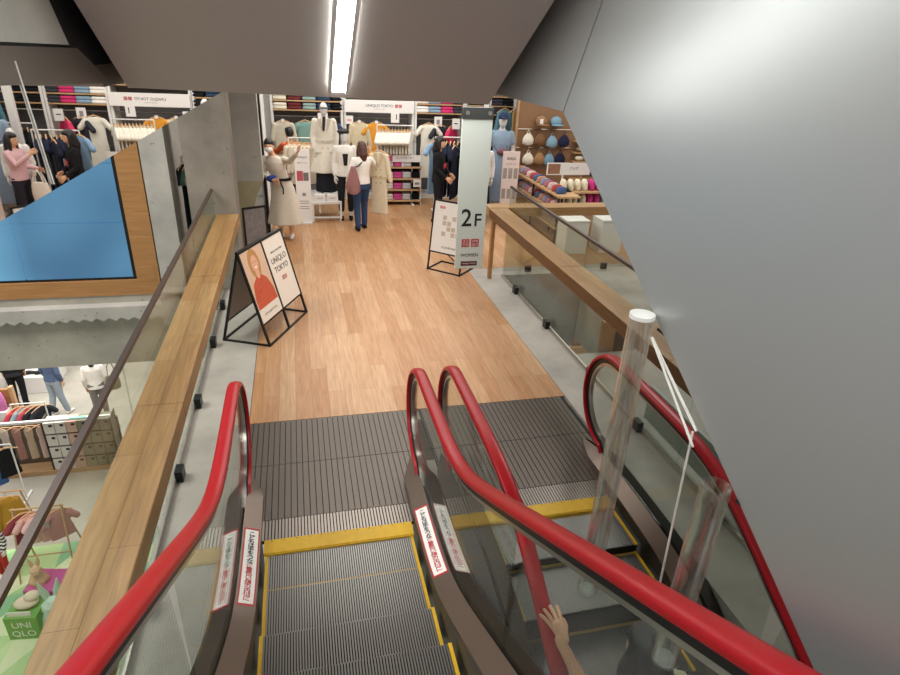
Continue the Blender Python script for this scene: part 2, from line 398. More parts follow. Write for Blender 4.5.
def escalator(label, cx, y0, sgn, ystart, seams, stickers):
    t = thing('escalator', label, 'escalator', (cx, 3.2, 0))
    T = Matrix.Translation((-cx, -3.2, 0))
    def part(name, mb, m, parent=t, smooth=40, bev=0):
        q = MB().merge(mb, T); return q.build(name, m, parent, smooth, bev)
    for sd in (-1, 1):
        x = cx + sd * .65
        p, n = rail_path(y0, sgn, ystart, 0)
        hr = part('handrail', sweep(p, n, x, RAILP), M_red)
        p1, n1 = rail_path(y0, sgn, ystart, .033)
        part('handrail_guide', sweep(p1, n1, x, [(.022, -.018), (.022, .02), (-.022, .02), (-.022, -.018)]), M_black, hr)
        p2, n2 = rail_path(y0, sgn, ystart, .062)
        part('balustrade_trim', sweep(p2, n2, x, [(.016, -.012), (.016, .012), (-.016, .012), (-.016, -.012)]), M_steel)
        # glass panels, split at seams
        pt, _ = rail_path(y0, sgn, ystart, .07)
        cuts = [ystart] + seams + [99]
        for a, b in zip(cuts[:-1], cuts[1:]):
            yb = min(b - .004, 3.95) if b < 50 else 3.95
            up = [q for q in pt if a + .004 <= q.x <= (b - .004) and q.y > ramp(q.x, y0, sgn) + .28]
            if b > 50:
                up = [q for q in pt if q.x >= a + .004]
                up = up[:-2]
            lo = [Vector((y, ramp(y, y0, sgn) + .13)) for y in frange(a + .004, min(yb, 3.6), .15)]
            poly = [(q.x, q.y) for q in up] + [(q.x, q.y) for q in reversed(lo)]
            part('glass_panel', MB().prism_x(poly, x - .006, x + .006), M_glass, t, 20)
        # decks each side of the glass
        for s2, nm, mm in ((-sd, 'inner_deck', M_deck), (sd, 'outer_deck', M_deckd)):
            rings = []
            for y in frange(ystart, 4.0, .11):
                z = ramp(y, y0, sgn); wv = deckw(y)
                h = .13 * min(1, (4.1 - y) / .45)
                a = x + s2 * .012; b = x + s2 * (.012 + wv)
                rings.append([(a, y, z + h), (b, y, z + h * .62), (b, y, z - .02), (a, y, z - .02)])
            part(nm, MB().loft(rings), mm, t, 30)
        if True:
            rings = []; a = x - sd * .126; b = a + sd * .02
            for y in frange(ystart, 3.27, .12):
                z = ramp(y, y0, sgn); rings.append([(a, y, z + .07), (b, y, z + .07), (b, y, z - .35), (a, y, z - .35)])
            part('skirt_panel', MB().loft(rings), M_skirt, t, 30)
            rings = []; a = x + sd * .112; b = a + sd * .01
            for y in frange(ystart, 3.27, .12):
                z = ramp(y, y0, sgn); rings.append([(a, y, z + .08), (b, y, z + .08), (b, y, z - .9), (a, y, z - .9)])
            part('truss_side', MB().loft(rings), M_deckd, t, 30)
        # warning stickers
        for (s3, yA, yB) in stickers:
            if s3[0] != sd: continue
            s2 = -sd if s3[1] == 'in' else sd
            def surf(y, u, lift):
                z = ramp(y, y0, sgn); wv = deckw(y); h = .13 * min(1, (4.1 - y) / .45)
                return (x + s2 * (.012 + wv * u), y, z + h * (1 - .38 * u) + lift)
            for nm, u0, u1, ea, lift, mm in (('warning_sticker', .1, .94, 0, .002, M_inkred if s3[1] == 'in' or sd < 0 else M_offw), ('sticker_face', .17, .87, .018, .0032, M_offw)):
                rings = []
                for y in frange(yA + ea, yB - ea, .05):
                    l, r = surf(y, u0, lift), surf(y, u1, lift)
                    rings.append([l, r, (r[0], r[1], r[2] - .0015), (l[0], l[1], l[2] - .0015)])
                q = part(nm, MB().loft(rings), mm, t if nm == 'warning_sticker' else q, 30)
                if nm == 'warning_sticker': base = q
            msg = 'こどもは手をつなぎ黄色い線の内側に'
            nchr = len(msg); red = []; blk = []
            for i, ch in enumerate(msg):
                y = yB - .04 - (yB - yA - .08) * (i + .5) / nchr
                pc = Vector(surf(y, .52, .0045)); dz = (ramp(y + .02, y0, sgn) - ramp(y - .02, y0, sgn)) / .04
                tlt = math.atan2(.13 * .38, .125) * s2
                M = Matrix.Translation(pc) @ Matrix.Rotation(math.atan(dz), 4, 'X') @ Matrix.Rotation(tlt, 4, 'Y')
                me = text_mesh(ch, .044, M_ink, .0004, bold=.0008)
                (red if i > nchr * .45 else blk).append((me, M))
            for grp, mm in ((blk, M_ink), (red, M_inkred)):
                o = MB()
                for me, M in grp:
                    o.add([T @ M @ v.co for v in me.vertices], [tuple(pp.vertices) for pp in me.polygons]); bpy.data.meshes.remove(me)
                o.build('lettering', mm, base, 0)
    # landing plates with ridges
    xl, xr = cx - .72, cx + .76
    for (ya, yb, mr, wdt) in ((3.28, 3.475, M_plateL, .026), (3.48, 4.11, M_plate, .033), (4.115, 4.745, M_plate, .033)):
        mbp = MB().box(xl, xr, ya, yb, -.03, -.006, 1)
        pitch = .0225 if mr is M_plateL else .046
        wdt = .015 if mr is M_plateL else .0395
        k = xl + pitch / 2
        while k < xr - wdt:
            mbp.box(k, k + wdt, ya, yb, -.006, 0, 0); k += pitch
        part('landing_plate', mbp, [mr, M_groove], t, 0)
    mbp = MB().box(cx - .51, cx + .51, 3.155, 3.277, -.02, .004)
    for i in range(20):
        mbp.box(cx - .5 + i * .0505, cx - .5 + i * .0505 + .045, 3.145, 3.155, -.018, -.001)
    cb = part('comb_plate', mbp, M_yellow, t, 0)
    mbp = MB()
    for i in range(12): mbp.lathe([(.004, 0), (.004, .0015)], (cx - .46 + i * .083, 3.265, .004), 8)
    part('screw', mbp, M_ink, cb, 0)['kind'] = 'stuff'
    # steps
    ye = 2.85 if sgn > 0 else 2.78
    edges = [ye + .4] + [ye - .4 * i for i in range(int((ye - ystart) / .4) + 1)]
    for far, near in zip(edges[:-1], edges[1:]):
        ref = far if sgn > 0 else near
        top = ramp(ref, y0, sgn) - .012
        fa = min(far, 3.15) - .002
        mbs = MB().box(cx - .5, cx + .5, near, fa, top - .03, top - .011, 1)
        k = cx - .478
        while k < cx + .476:
            mbs.box(k, k + .0085, near + .003, fa - .003, top - .011, top, 0); k += .0150
        s = part('step', mbs, [M_alu, M_groove], t, 0)
        for a in (-.5, .48): part('demarcation_line', MB().box(cx + a, cx + a + .02, near, fa, top - .0105, top + .001), M_yellow, s, 0)
        if sgn < 0:
            part('demarcation_line', MB().box(cx - .479, cx + .479, fa - .022, fa, top - .0105, top + .001), M_yellowd, s, 0)
            rz0 = top - .26
            part('riser', MB().box(cx - .5, cx + .5, near + .004, near + .02, rz0, top - .031), M_skirt, s, 0)
        else:
            part('demarcation_line', MB().box(cx - .479, cx + .479, near - .001, near + .012, top - .0105, top + .0005), M_yellowd, s, 0)
            part('riser', MB().box(cx - .5, cx + .5, fa - .02, fa - .004, top - .26, top - .031), M_skirt, s, 0)
    return t
e1 = escalator('red-railed escalator rising towards the viewer, in the left half of the picture', .13, 2.58, 1, -1.6, [1.72],
          [((-1, 'in'), 2.62, 3.30), ((-1, 'out'), 2.62, 3.30), ((1, 'in'), 2.62, 3.30), ((1, 'out'), 2.62, 3.30)])
e2 = escalator('red-railed escalator sinking towards the floor below, right of the rising one', 1.69, 2.42, -1, -1.6, [1.75],
          [])
# overhead escalators (undersides only are in view)
def overhead():
    cl = math.tan(PI / 6)
    t = thing('overhead_escalator', 'brownish grey underside of the upper escalator holding a lit strip, along the top edge', 'escalator', (.16, 2.75, 2.9))
    x0, x1 = -.625, .845
    poly = [(2.75, 2.88), (7.2, 2.88), (7.2, 4.2), (2.3, 4.2), (-2.5, 2.88 + cl * 5.25 + 1.3), (-2.5, 2.88 + cl * 5.25)]
    L = Matrix.Translation((-.16, -2.75, -2.9))
    so = MB().merge(MB().prism_x(poly, x0, x1), L)
    so.v = [(x, y, z + .024 * (x1 - .16 - x) / (x1 - x0)) for x, y, z in so.v]   # the bottom is a touch out of level
    so.build('soffit_cladding', M_soff, t, 0)
    # lamp strip following the slope
    def sl(y, d): return 2.88 + cl * (2.75 - y) - d
    lm = MB(); fr = MB()
    ya, yb = 2.66, -1.0
    lm.merge(MB().prism_x([(ya, sl(ya, .012)), (yb, sl(yb, .012)), (yb, sl(yb, -.002)), (ya, sl(ya, -.002))], .152, .205), L)
    for a, b in ((.136, .151), (.206, .221)):
        fr.merge(MB().prism_x([(ya + .015, sl(ya + .015, .016)), (yb, sl(yb, .016)), (yb, sl(yb, -.002)), (ya + .015, sl(ya + .015, -.002))], a, b), L)
    f = fr.build('lamp_housing', M_white, t, 0); lm.build('light_strip', M_lamp, t, 0)
    t2 = thing('overhead_escalator', 'big grey clad side of the crossing escalator, filling the upper right', 'escalator', (1.65, 2.06, 2.92))
    L2 = Matrix.Translation((-1.65, -2.06, -2.92))
    x0, x1 = .905, 2.42
    def bot(y): return 2.92 if y > 2.06 else 2.92 - cl * (2.06 - y)
    # joint perpendicular to the slope at the bend
    j0 = (2.06, 2.92); j1 = (2.06 - 2.4 * .5, 2.92 + 2.4 * .866)
    A = [(2.063, 2.92), (7.2, 2.92), (7.2, 5.0), (j1[0] + .003, j1[1])]
    B = [(-2.5, bot(-2.5)), (2.057, 2.918), (j1[0] - .003, j1[1]), (-2.5, bot(-2.5) + 3.4)]
    MB().merge(MB().prism_x(A, x0, x0 + .03), L2).build('cladding_panel', M_clad, t2, 0)
    MB().merge(MB().prism_x(B, x0, x0 + .03), L2).build('cladding_panel', M_clad, t2, 0)
    full = [(-2.5, bot(-2.5) + .004), (2.06, 2.924), (7.2, 2.924), (7.2, 4.2), (2.4, 4.2), (-2.5, bot(-2.5) + 1.3)]
    MB().merge(MB().prism_x(full, x0 + .031, x1), L2).build('truss_body', M_soff, t2, 0)
    return t, t2
overhead()
# mirror fascia beside the upper escalator (very slightly turned towards the shop)
FM = Matrix.Translation((-.662, 3.0, 0)) @ Matrix.Rotation(-.0175, 4, 'Z')
def fasc(name, m, poly, x0, x1): return struct(MB().merge(MB().prism_x(poly, x0, x1), FM).build(name, m, None, 0))
fasc('wall_left_fascia', M_dark, [(-2.2, 2.70), (3.4, 2.70), (3.4, 4.6), (-2.2, 4.6)], -.3, -.013)
fasc('trim_4', M_brown, [(-2.2, 3.02), (-.42, 2.927), (-.10, 2.905), (-.32, 2.93), (-.62, 3.045), (-2.2, 3.075)], -.0125, .002)
fasc('wall_left_upper', M_conc, [(-2.2, 3.085), (-.70, 3.055), (-1.05, 3.5), (-2.2, 4.6)], -.0125, .004)
mo = thing('mirror', 'long mirror strip reflecting the clothes shop, left of the soffit', 'mirror', (-.662, 3.0, 2.69), -.0175)
MB().prism_x([(-2.2, .0), (3.35, -.03), (3.35, .3), (-2.2, .3)], -.0124, 0).build('mirror_glass', M_mirror, mo, 0)
MB().tube([(.0028, -1.12, .33), (.0028, -1.06, .01)], .0022, 6).build('hanging_cord', mat('white_cord', 'd9d6cf', .5), mo)

# ------------------------------------------------------------------ oak topped glass balustrades
def balustrade(label, side, cuts, x_in, x_out, gx):
    t = thing('balustrade', label, 'balustrade', ((x_in + x_out) / 2, (cuts[0] + cuts[-1]) / 2, 0))
    L = Matrix.Translation(-Vector(t.location))
    for a, b in zip(cuts[:-1], cuts[1:]):
        MB().merge(MB().box(min(x_in, x_out), max(x_in, x_out), a + .002, b - .002, .92, 1.05), L).build('top_rail', M_rail, t, 0, bev=.006)
        g = MB().merge(MB().box(gx - .008, gx + .008, a + .006, b - .006, .01, 1.34), L).build('glass_panel', M_glassg, t, 0)
        MB().merge(MB().box(gx - .016, gx + .016, a + .002, b - .002, 1.34, 1.37), L).build('edge_trim', M_cap, g, 0)
        for f in (.27, .73):
            y = a + (b - a) * f; c = gx + .045 * side
            MB().merge(MB().box(c - .03, c + .03, y - .055, y + .055, .0, .10), L).build('clamp', M_clamp, t, 0, bev=.005)
    c = gx + .02 * side
    MB().merge(MB().box(c - .012, c + .004, cuts[0], cuts[-1], 0, .045), L).build('base_channel', M_steel, t, 0)
    return t
balustrade('oak topped glass balustrade left of the rising escalator', 1, [-2.2, -.9, 1.2, 3.45, 5.75, 8.08], -.78, -1.05, -1.075)
br = balustrade('oak topped glass balustrade behind the lowered floor sign, along the right void', -1, [-2.2, 1.3, 3.5, 5.65, 8.2], 2.64, 2.92, 2.945)
MB().box(2.68 - 2.78, 2.73 - 2.78, 8.12 - 3.0, 8.19 - 3.0, 0, .92).build('end_post', M_panelwood, br, 0)
t = thing('balustrade', 'oak topped glass balustrade crossing behind the right void, below the handbags', 'balustrade', (4.6, 8.4, 0))
MB().box(-1.95, 1.6, -.19, .09, .92, 1.05).build('top_rail', M_railx, t, 0, bev=.006)
MB().box(-1.6, 1.6, .0, .016, .01, .92).build('glass_panel', M_glassg, t, 0)
for x in (-1.2, .1, 1.3): MB().cbox((x, -.03, .05), (.1, .05, .1)).build('clamp', M_clamp, t, 0, bev=.005)
# ------------------------------------------------------------------ figures
def ring(cx, cy, z, rx, ry, n=20, ph=0, wav=0, k=7):
    return [(cx + rx * (1 + wav * math.sin(k * 2 * PI * i / n + ph)) * math.cos(2 * PI * i / n), cy + ry * (1 + wav * math.sin(k * 2 * PI * i / n + ph)) * math.sin(2 * PI * i / n), z) for i in range(n)]
def hand_mb(curl=.5, spread=.18, side=1):
    """a right hand (side=1) pointing along +Y, palm facing -Z"""
    m = MB()
    m.limb([(0, -.01, 0), (.0, .03, 0), (0, .055, 0)], [.024, .03, .032], 10)
    m.v = [(x * 1.15, y, z * .55) for x, y, z in m.v]
    for i, (fx, fl) in enumerate(((-.030, .062), (-.010, .074), (.011, .078), (.031, .068))):
        a = (fx / .03) * spread; p = Vector((fx * 1.02, .07, 0)); pts = [Vector((fx * .8, .045, 0)), p]; bend = 0
        for s, q in ((.45, .5), (.32, .8), (.25, .6)):
            bend += curl * q
            p = p + Vector((math.sin(a) * math.cos(bend), math.cos(a) * math.cos(bend), -math.sin(bend))) * fl * s; pts.append(p)
        m.limb(pts, [.011, .0108, .0098, .009, .0078], 8)
    p0 = Vector((-.024 * side, .012, -.004)); p1 = Vector((-.047 * side, .04, -.012)); p2 = Vector((-.055 * side, .068, -.02 - .02 * curl)); p3 = Vector((-.05 * side, .088, -.026 - .03 * curl))
    m.limb([p0, p1, p2, p3], [.013, .012, .010, .008], 8)
    if side < 0:
        pass
    return m
def aim(p, d, up=(0, 0, 1)):
    y = Vector(d).normalized(); z = Vector(up); z = (z - y * z.dot(y))
    if z.length < .05: z = Vector((0, 1, 0)) - y * y.y
    z.normalize(); x = y.cross(z)
    return Matrix(((x.x, y.x, z.x, p[0]), (x.y, y.y, z.y, p[1]), (x.z, y.z, z.z, p[2]), (0, 0, 0, 1)))
M_skin = mat('skin', 'd9a884', .55, var=.03); M_lip = mat('lips', 'a8574f', .5); M_eye = mat('dark_eye', '1c1614', .3)
M_hairb = mat('black_hair', '191617', .45, var=.2, scale=80); M_hairbr = mat('brown_hair', '4e2d22', .45, var=.2, scale=80)
M_mann = mat('white_mannequin', 'd6d3cf', .4, var=.02)
def figure(label, loc, rz, h, J=None, lean=(0, 0), top=None, bottom=None, dress=None, shoes='1c1c1e', hair=('black', .0), skin=None, mannequin=False, mask=False, category=None, hands=None, group=None):
    cat = category or ('mannequin' if mannequin else 'person')
    t = thing(cat, label, cat, loc, rz, group); k = h / 1.7
    sk = M_mann if mannequin else (skin or M_skin)
    D = dict(shL=(-.165, 0, 1.375), elL=(-.215, -.02, 1.11), wrL=(-.205, .05, .88), shR=(.165, 0, 1.375), elR=(.215, -.02, 1.11), wrR=(.205, .05, .88),
             hipL=(-.085, 0, .9), knL=(-.09, .02, .5), anL=(-.09, -.03, .085), hipR=(.085, 0, .9), knR=(.09, .02, .5), anR=(.09, -.03, .085))
    if J: D.update(J)
    def lz(p):
        p = Vector(p); f = max(0, p.z - .9); return Vector((p.x + lean[0] * f, p.y + lean[1] * f, p.z))
    for q in list(D): D[q] = lz(D[q])
    S = Matrix.Scale(k, 4)
    def trunk(m, infl, zs=None, waist=1):
        R = []
        for z, rx, ry, oy in ((.84, .14, .105, 0), (.93, .168, .115, 0), (1.08, .132 + .0, .098, .005), (1.22, .142, .108, .008), (1.33, .165, .10, 0), (1.40, .125, .078, -.005), (1.435, .062, .058, -.005)):
            if zs and z < zs: continue
            c = lz((0, oy, z)); R.append(ring(c.x, c.y, z, rx + infl, ry + infl))
        return R
    m = MB(); m.loft(trunk(m, 0))
    m.limb([lz((0, -.005, 1.40)), lz((0, .01, 1.52))], [.052, .047], 12)
    hc = lz((0, .022, 1.592)); m.ell(hc, (.073, .092, .112), 18, 12)
    m.ell(hc + Vector((0, .035, -.055)), (.052, .058, .052))
    if not mannequin:
        m.limb([hc + Vector((0, .088, .01)), hc + Vector((0, .108, -.022))], [.009, .014], 8)
        for s in (-1, 1): m.ell(hc + Vector((s * .075, -.005, -.005)), (.011, .02, .03), 8, 6)
    for s in 'LR':
        m.limb([D['sh' + s], D['el' + s], D['wr' + s]], [.050, .039, .027], 12)
        m.limb([D['hip' + s], (D['hip' + s] + D['kn' + s]) / 2, D['kn' + s], (D['kn' + s] * .65 + D['an' + s] * .35), D['an' + s]], [.085, .075, .054, .055, .036], 12)
        a = D['an' + s]; m.limb([a + Vector((0, -.03, -.04)), a + Vector((0, .06, -.05)), a + Vector((0, .14, -.062))], [.034, .034, .024], 10)
    rm = remesh(m, 'b', sk, .014, 2)
    b2 = MB().add([v.co for v in rm.vertices], [tuple(p.vertices) for p in rm.polygons]); bpy.data.meshes.remove(rm)
    for s in 'LR':
        if hands and s in hands:
            HM, cu, sp = hands[s]; b2.merge(hand_mb(cu, sp, 1 if s == 'R' else -1), HM); continue
        d = D['wr' + s] - D['el' + s]
        hm = hand_mb(.35, .12, 1 if s == 'R' else -1)
        b2.merge(hm, aim(D['wr' + s] + d.normalized() * .015, d, (1 if s == 'R' else -1, .3, .2)))
    b2.v = [tuple(Vector(v) * k) for v in b2.v]
    body = b2.build('body', sk, t, 60)
    body.data.shade_smooth()
    def child(nm, mb, mm, vox=.014, sm=2):
        me = remesh(mb, nm, mm, vox, sm) if vox else mb.mesh(nm, mm, 50)
        me.transform(S); return link(nm, me, t)
    if not mannequin and not mask or (not mannequin and mask):
        for s in (-1, 1): child('eye', MB().ell(hc + Vector((s * .03, .088, .012)), (.013, .006, .0065), 8, 6), M_eye, 0)
        if mask:
            child('face_mask', MB().ell(hc + Vector((0, .048, -.045)), (.064, .07, .052), 14, 8), M_offw, 0)
        else:
            child('mouth', MB().ell(hc + Vector((0, .09, -.055)), (.02, .007, .007), 8, 6), M_lip, 0)
    if hair:
        hm = MB().ell(hc + Vector((0, -.026, .022)), (.086, .094, .112), 16, 10)
        hm.ell(hc + Vector((0, .012, .062)), (.078, .082, .062), 14, 8)
        if hair[1] > 0:
            L = hair[1]
            hm.limb([hc + Vector((0, -.05, 0)), hc + Vector((0, -.075, -.1)), hc + Vector((0, -.085, -L * .6)), hc + Vector((0, -.095, -L))], [.085, .085, .088, .06], 14)
            for s in (-1, 1): hm.limb([hc + Vector((s * .07, -.01, .03)), hc + Vector((s * .082, .0, -.08)), hc + Vector((s * .085, .0, -min(L, .3)))], [.03, .034, .02], 8)
        if hair[0] == 'beret':
            child('beret', MB().ell(hc + Vector((.02, -.02, .085)), (.115, .12, .055), 18, 8), M_black, 0)
        elif hair[0] == 'cap':
            cp = MB().ell(hc + Vector((0, -.005, .06)), (.088, .102, .075), 16, 8); cp.ell(hc + Vector((0, .11, .05)), (.07, .08, .012), 12, 6)
            child('cap', cp, cloth('2b3350'), .01)
        else:
            child('hair', hm, M_hairb if hair[0] == 'black' else M_hairbr)
    def sleeves(m, r, short):
        for s in 'LR':
            a, e, q = D['sh' + s], D['el' + s], D['wr' + s]
            if short: m.limb([a, a + (e - a) * .55], [r + .056, r + .058], 12)
            else: m.limb([a, e, e + (q - e) * .88], [r + .056, r + .05, r + .038], 12)
    def skirtrings(z0, z1, r0, r1, wav=.05):
        R = []
        for i in range(7):
            f = i / 6; z = z0 + (z1 - z0) * f; r = r0 + (r1 - r0) * f; c = lz((0, 0, z)); R.append(ring(c.x, c.y, z, r, r * .74, 36, 0, wav * f, 6))
        return R
    if top:
        col, hem, sl = top
        m = MB(); R = trunk(m, .02, 1.0)
        c = lz((0, 0, hem)); R = [ring(c.x, c.y, hem, .185, .135)] + R
        m.loft(R); sleeves(m, .004, sl == 'short'); child('top', m, cloth(col))
    if dress:
        col, hem, sl = dress
        m = MB(); m.loft(trunk(m, .014, .93)); m.loft(list(reversed(skirtrings(1.0, hem, .165, .30 if hem < .6 else .24)))); sleeves(m, .004, sl == 'short'); child('dress', m, cloth(col))
    if bottom:
        kind, col, hem = bottom
        m = MB()
        if kind == 'skirt': m.loft(list(reversed(skirtrings(1.02, hem, .15, .205, .03))))
        else:
            m.loft([ring(0, 0, .82, .16, .115), ring(0, 0, .93, .182, .128), ring(lz((0, 0, 1.04)).x, lz((0, 0, 1.04)).y, 1.04, .15, .112)])
            for s in 'LR':
                a, e, q = D['hip' + s], D['kn' + s], D['an' + s]
                f = (e.z - hem) / max(.01, e.z - q.z)
                m.limb([a, e, e + (q - e) * min(1, f)], [.098, .07, .058], 12)
        child('skirt' if kind == 'skirt' else 'trousers', m, cloth(col))
    if shoes:
        for s in 'LR':
            a = D['an' + s]; m = MB().limb([a + Vector((0, -.035, -.042)), a + Vector((0, .05, -.045)), a + Vector((0, .14, -.055))], [.042, .044, .03], 12)
            child('shoe', m, cloth(shoes), .012, 1)
    return t
def kid(t, nm, mb, m, vox=0, bev=0, smooth=40):
    me = remesh(mb, nm, m, vox) if vox else mb.mesh(nm, m, smooth)
    return link(nm, me, t, bev)

g = figure('shop assistant in a beige belted dress and mask, one arm raised', (-.26, 10.5, 0), PI - .1, 1.66, lean=(.24, .16),
           J=dict(elL=(-.27, .1, 1.36), wrL=(-.44, .2, 1.52), elR=(.24, .02, 1.13), wrR=(.08, .25, 1.07)), dress=('cfc4b4', .27, 'long'), shoes='e6e2dc', hair=('black', 0), mask=True)
kid(g, 'belt', MB().loft([ring(.03, .02, z, .172, .135) for z in (1.0, 1.045)]), M_black)
kid(g, 'apron_band', MB().tube([(.04, .13, 1.03), (-.02, .19, .9), (-.02, .2, .8)], .013, 6), M_black)
tag(MB().ell((-.42, 10.28, 1.06), (.09, .05, .06)).build('cloth_bundle', cloth('2b3c78')), 'navy bundle held in the crook of the shop assistant\'s arm', 'cloth')
figure('person in an orange top with short black hair, reaching to the left rack', (-.12, 12.5, 0), .55, 1.58, J=dict(elL=(-.2, .2, 1.22), wrL=(-.2, .45, 1.2), elR=(.2, .18, 1.2), wrR=(.05, .42, 1.15)), top=('d0643c', .9, 'long'), bottom=('trousers', '2a2c33', .12), hair=('black', 0))
wm = figure('woman with brown hair in a white jacket and jeans, back turned', (1.08, 10.9, 0), .25, 1.56, lean=(.05, .02), J=dict(elR=(.3, .12, 1.24), wrR=(.29, .27, 1.44), elL=(-.24, -.03, 1.13), wrL=(-.25, .1, .95), anR=(.1, .12, .085), knR=(.1, .12, .5)),
            top=('e9e2d8', .93, 'long'), bottom=('trousers', '35496b', .1), hair=('brown', .2))
def tote(nm, label, cat, loc, rz, w, h, d, col, strap, group=None, vox=.012):
    t = thing(nm, label, cat, loc, rz, group)
    kid(t, 'bag_body', MB().loft([ring(0, 0, z * h, w * a, d * a, 20) for z, a in ((0, .75), (.08, .95), (.5, 1), (.85, .9), (1, .8))]), cloth(col))
    for s in (-1, 1):
        kid(t, 'strap', MB().tube([(-w * .55, s * d * .6, h * .95), (-w * .4, s * d * .4, h * .95 + strap * .6), (0, s * d * .2, h * .95 + strap), (w * .4, s * d * .4, h * .95 + strap * .6), (w * .55, s * d * .6, h * .95)], .009, 6), cloth(col))
    return t
sb = thing('shoulder_bag', 'dusty pink patterned bag slung behind the woman with brown hair', 'bag', (.93, 10.76, .70), .25)
kid(sb, 'bag_body', MB().loft([ring(0, 0, z, a, .07, 20) for z, a in ((0, .07), (.04, .125), (.2, .12), (.36, .075), (.47, .03))]), mat('pink_speckled', '9a6c6a', .8, var=.45, scale=60))
kid(sb, 'strap', MB().tube([(-.03, .0, .46), (.08, -.01, .47), (.2, .02, .56), (.28, .1, .62)], .012, 6), M_black)
figure('person with long black hair in a black hoodie with a red print, in profile', (2.6, 11.4, 0), -PI / 2 - .45, 1.6, J=dict(elL=(-.2, .02, 1.12), wrL=(-.16, .2, .98), elR=(.2, .0, 1.1), wrR=(.16, .2, .95)), top=('1b1b1f', .82, 'long'), bottom=('trousers', '1d1d22', .1), hair=('black', .22))
hp = [o for o in C.objects if o.name.startswith('person') and o['label'].startswith('person with long black')][0]
for i, (a, b) in enumerate(((-.07, 0), (0, .02), (.07, 0))):
    kid(hp, 'chest_print', MB().cbox((a, .125, 1.08 + b), (.05, .016, .085)), mat('red_print', 'c23a40', .7), bev=.006)
figure('person with long black hair in a pink top carrying a white tote', (3.42, 11.25, 0), PI / 2 + .25, 1.56, J=dict(elL=(-.22, .16, 1.2), wrL=(-.1, .34, 1.36), elR=(.2, .05, 1.1), wrR=(.15, .27, 1.08)), top=('d8b0b4', .9, 'long'), bottom=('trousers', '2a2830', .1), hair=('black', .33))
tote('tote_bag', 'white cotton tote on the arm of the person in pink', 'bag', (3.09, 11.10, .45), .3, .17, .36, .06, 'e3d9cc', .22)

# mannequins
pod = thing('display_podium', 'low white podium under the trench-coat mannequin', 'podium', (.5, 11.85, 0))
kid(pod, 'top', MB().box(-.29, .27, -.32, .32, .33, .38), M_white, bev=.006)
for sx in (-.27, .25):
    for sy in (-.29, .29): kid(pod, 'leg', MB().cbox((sx, sy, .165), (.035, .035, .33)), M_white)
kid(pod, 'lower_rail', MB().box(-.25, .23, -.3, -.28, .06, .09), M_white)
figure('tall mannequin in a cream belted trench coat, standing on the white podium', (.52, 12.0, .38), PI, 1.72, mannequin=True, dress=('e4ddcf', .47, 'long'), bottom=('skirt', '24262c', .1), hair=None, shoes='e8e4de')
tm = [o for o in C.objects if o.get('label', '').startswith('tall mannequin')][0]
kid(tm, 'belt', MB().loft([ring(0, .0, z, .178, .138) for z in (1.02, 1.07)]), cloth('d6cdbc'))
kid(tm, 'scarf', MB().limb([(0, .085, 1.46), (.01, .14, 1.36), (.02, .15, 1.25)], [.03, .026, .018], 8), M_black)
for i in range(3):
    for s in (-1, 1): kid(tm, 'button', MB().ell((s * .05, .14 - .012 * (i == 0), .82 + i * .11), (.012, .008, .012), 8, 6), cloth('b7a888'))
for sd in (-1, 1):
    kid(tm, 'lapel', MB().prism_y([(sd * .02, 1.18), (sd * .11, 1.36), (sd * .13, 1.44), (sd * .06, 1.46)], .112, .132), cloth('d3c9b6'), 0, .004)
    kid(tm, 'coat_pocket', MB().box(sd * .12 - .045, sd * .12 + .045, .118, .150, .84, .865), cloth('cfc5b1'), 0, .003)
kid(tm, 'visor', MB().ell((0, .05, 1.63), (.078, .08, .02), 14, 6), M_dark)
figure('mannequin in a white jacket, black trousers and a black beret', (.86, 11.66, 0), PI, 1.66, mannequin=True, top=('e6e1d8', .86, 'long'), bottom=('trousers', '202126', .2), hair=('beret', 0), shoes='19191b')
bm_ = [o for o in C.objects if o.get('label', '').startswith('mannequin in a white jacket')][0]
kid(bm_, 'inner_top', MB().prism_y([(-.05, 1.26), (.05, 1.26), (.03, 1.05), (-.03, 1.05)], .118, .138), M_black)
figure('mannequin in a long dusty blue dress and a navy cap, beside the tall price board', (4.08, 12.2, .0), PI - .2, 1.96, mannequin=True, dress=('8ea0b5', .2, 'short'), hair=('cap', 0), shoes='e5e1da')
figure('mannequin in a white blouse and dark skirt, half behind the hanging floor sign', (3.52, 11.55, 0), PI - .1, 1.6, mannequin=True, top=('eeece8', .72, 'long'), bottom=('skirt', '24262c', .3), hair=None, shoes='222225')
t = thing('waist_bag', 'burgundy waist bag worn by the mannequin in the blue dress', 'bag', (4.06, 12.02, 1.25), 0)
kid(t, 'bag_body', MB().ell((0, 0, 0), (.13, .05, .07)), cloth('7c5860'))
kid(t, 'strap', MB().tube([(-.11, .03, .02), (-.15, .12, .08), (-.1, .2, .25), (.02, .2, .38), (.1, .1, .28), (.11, .02, .03)], .008, 6), cloth('51576b'))

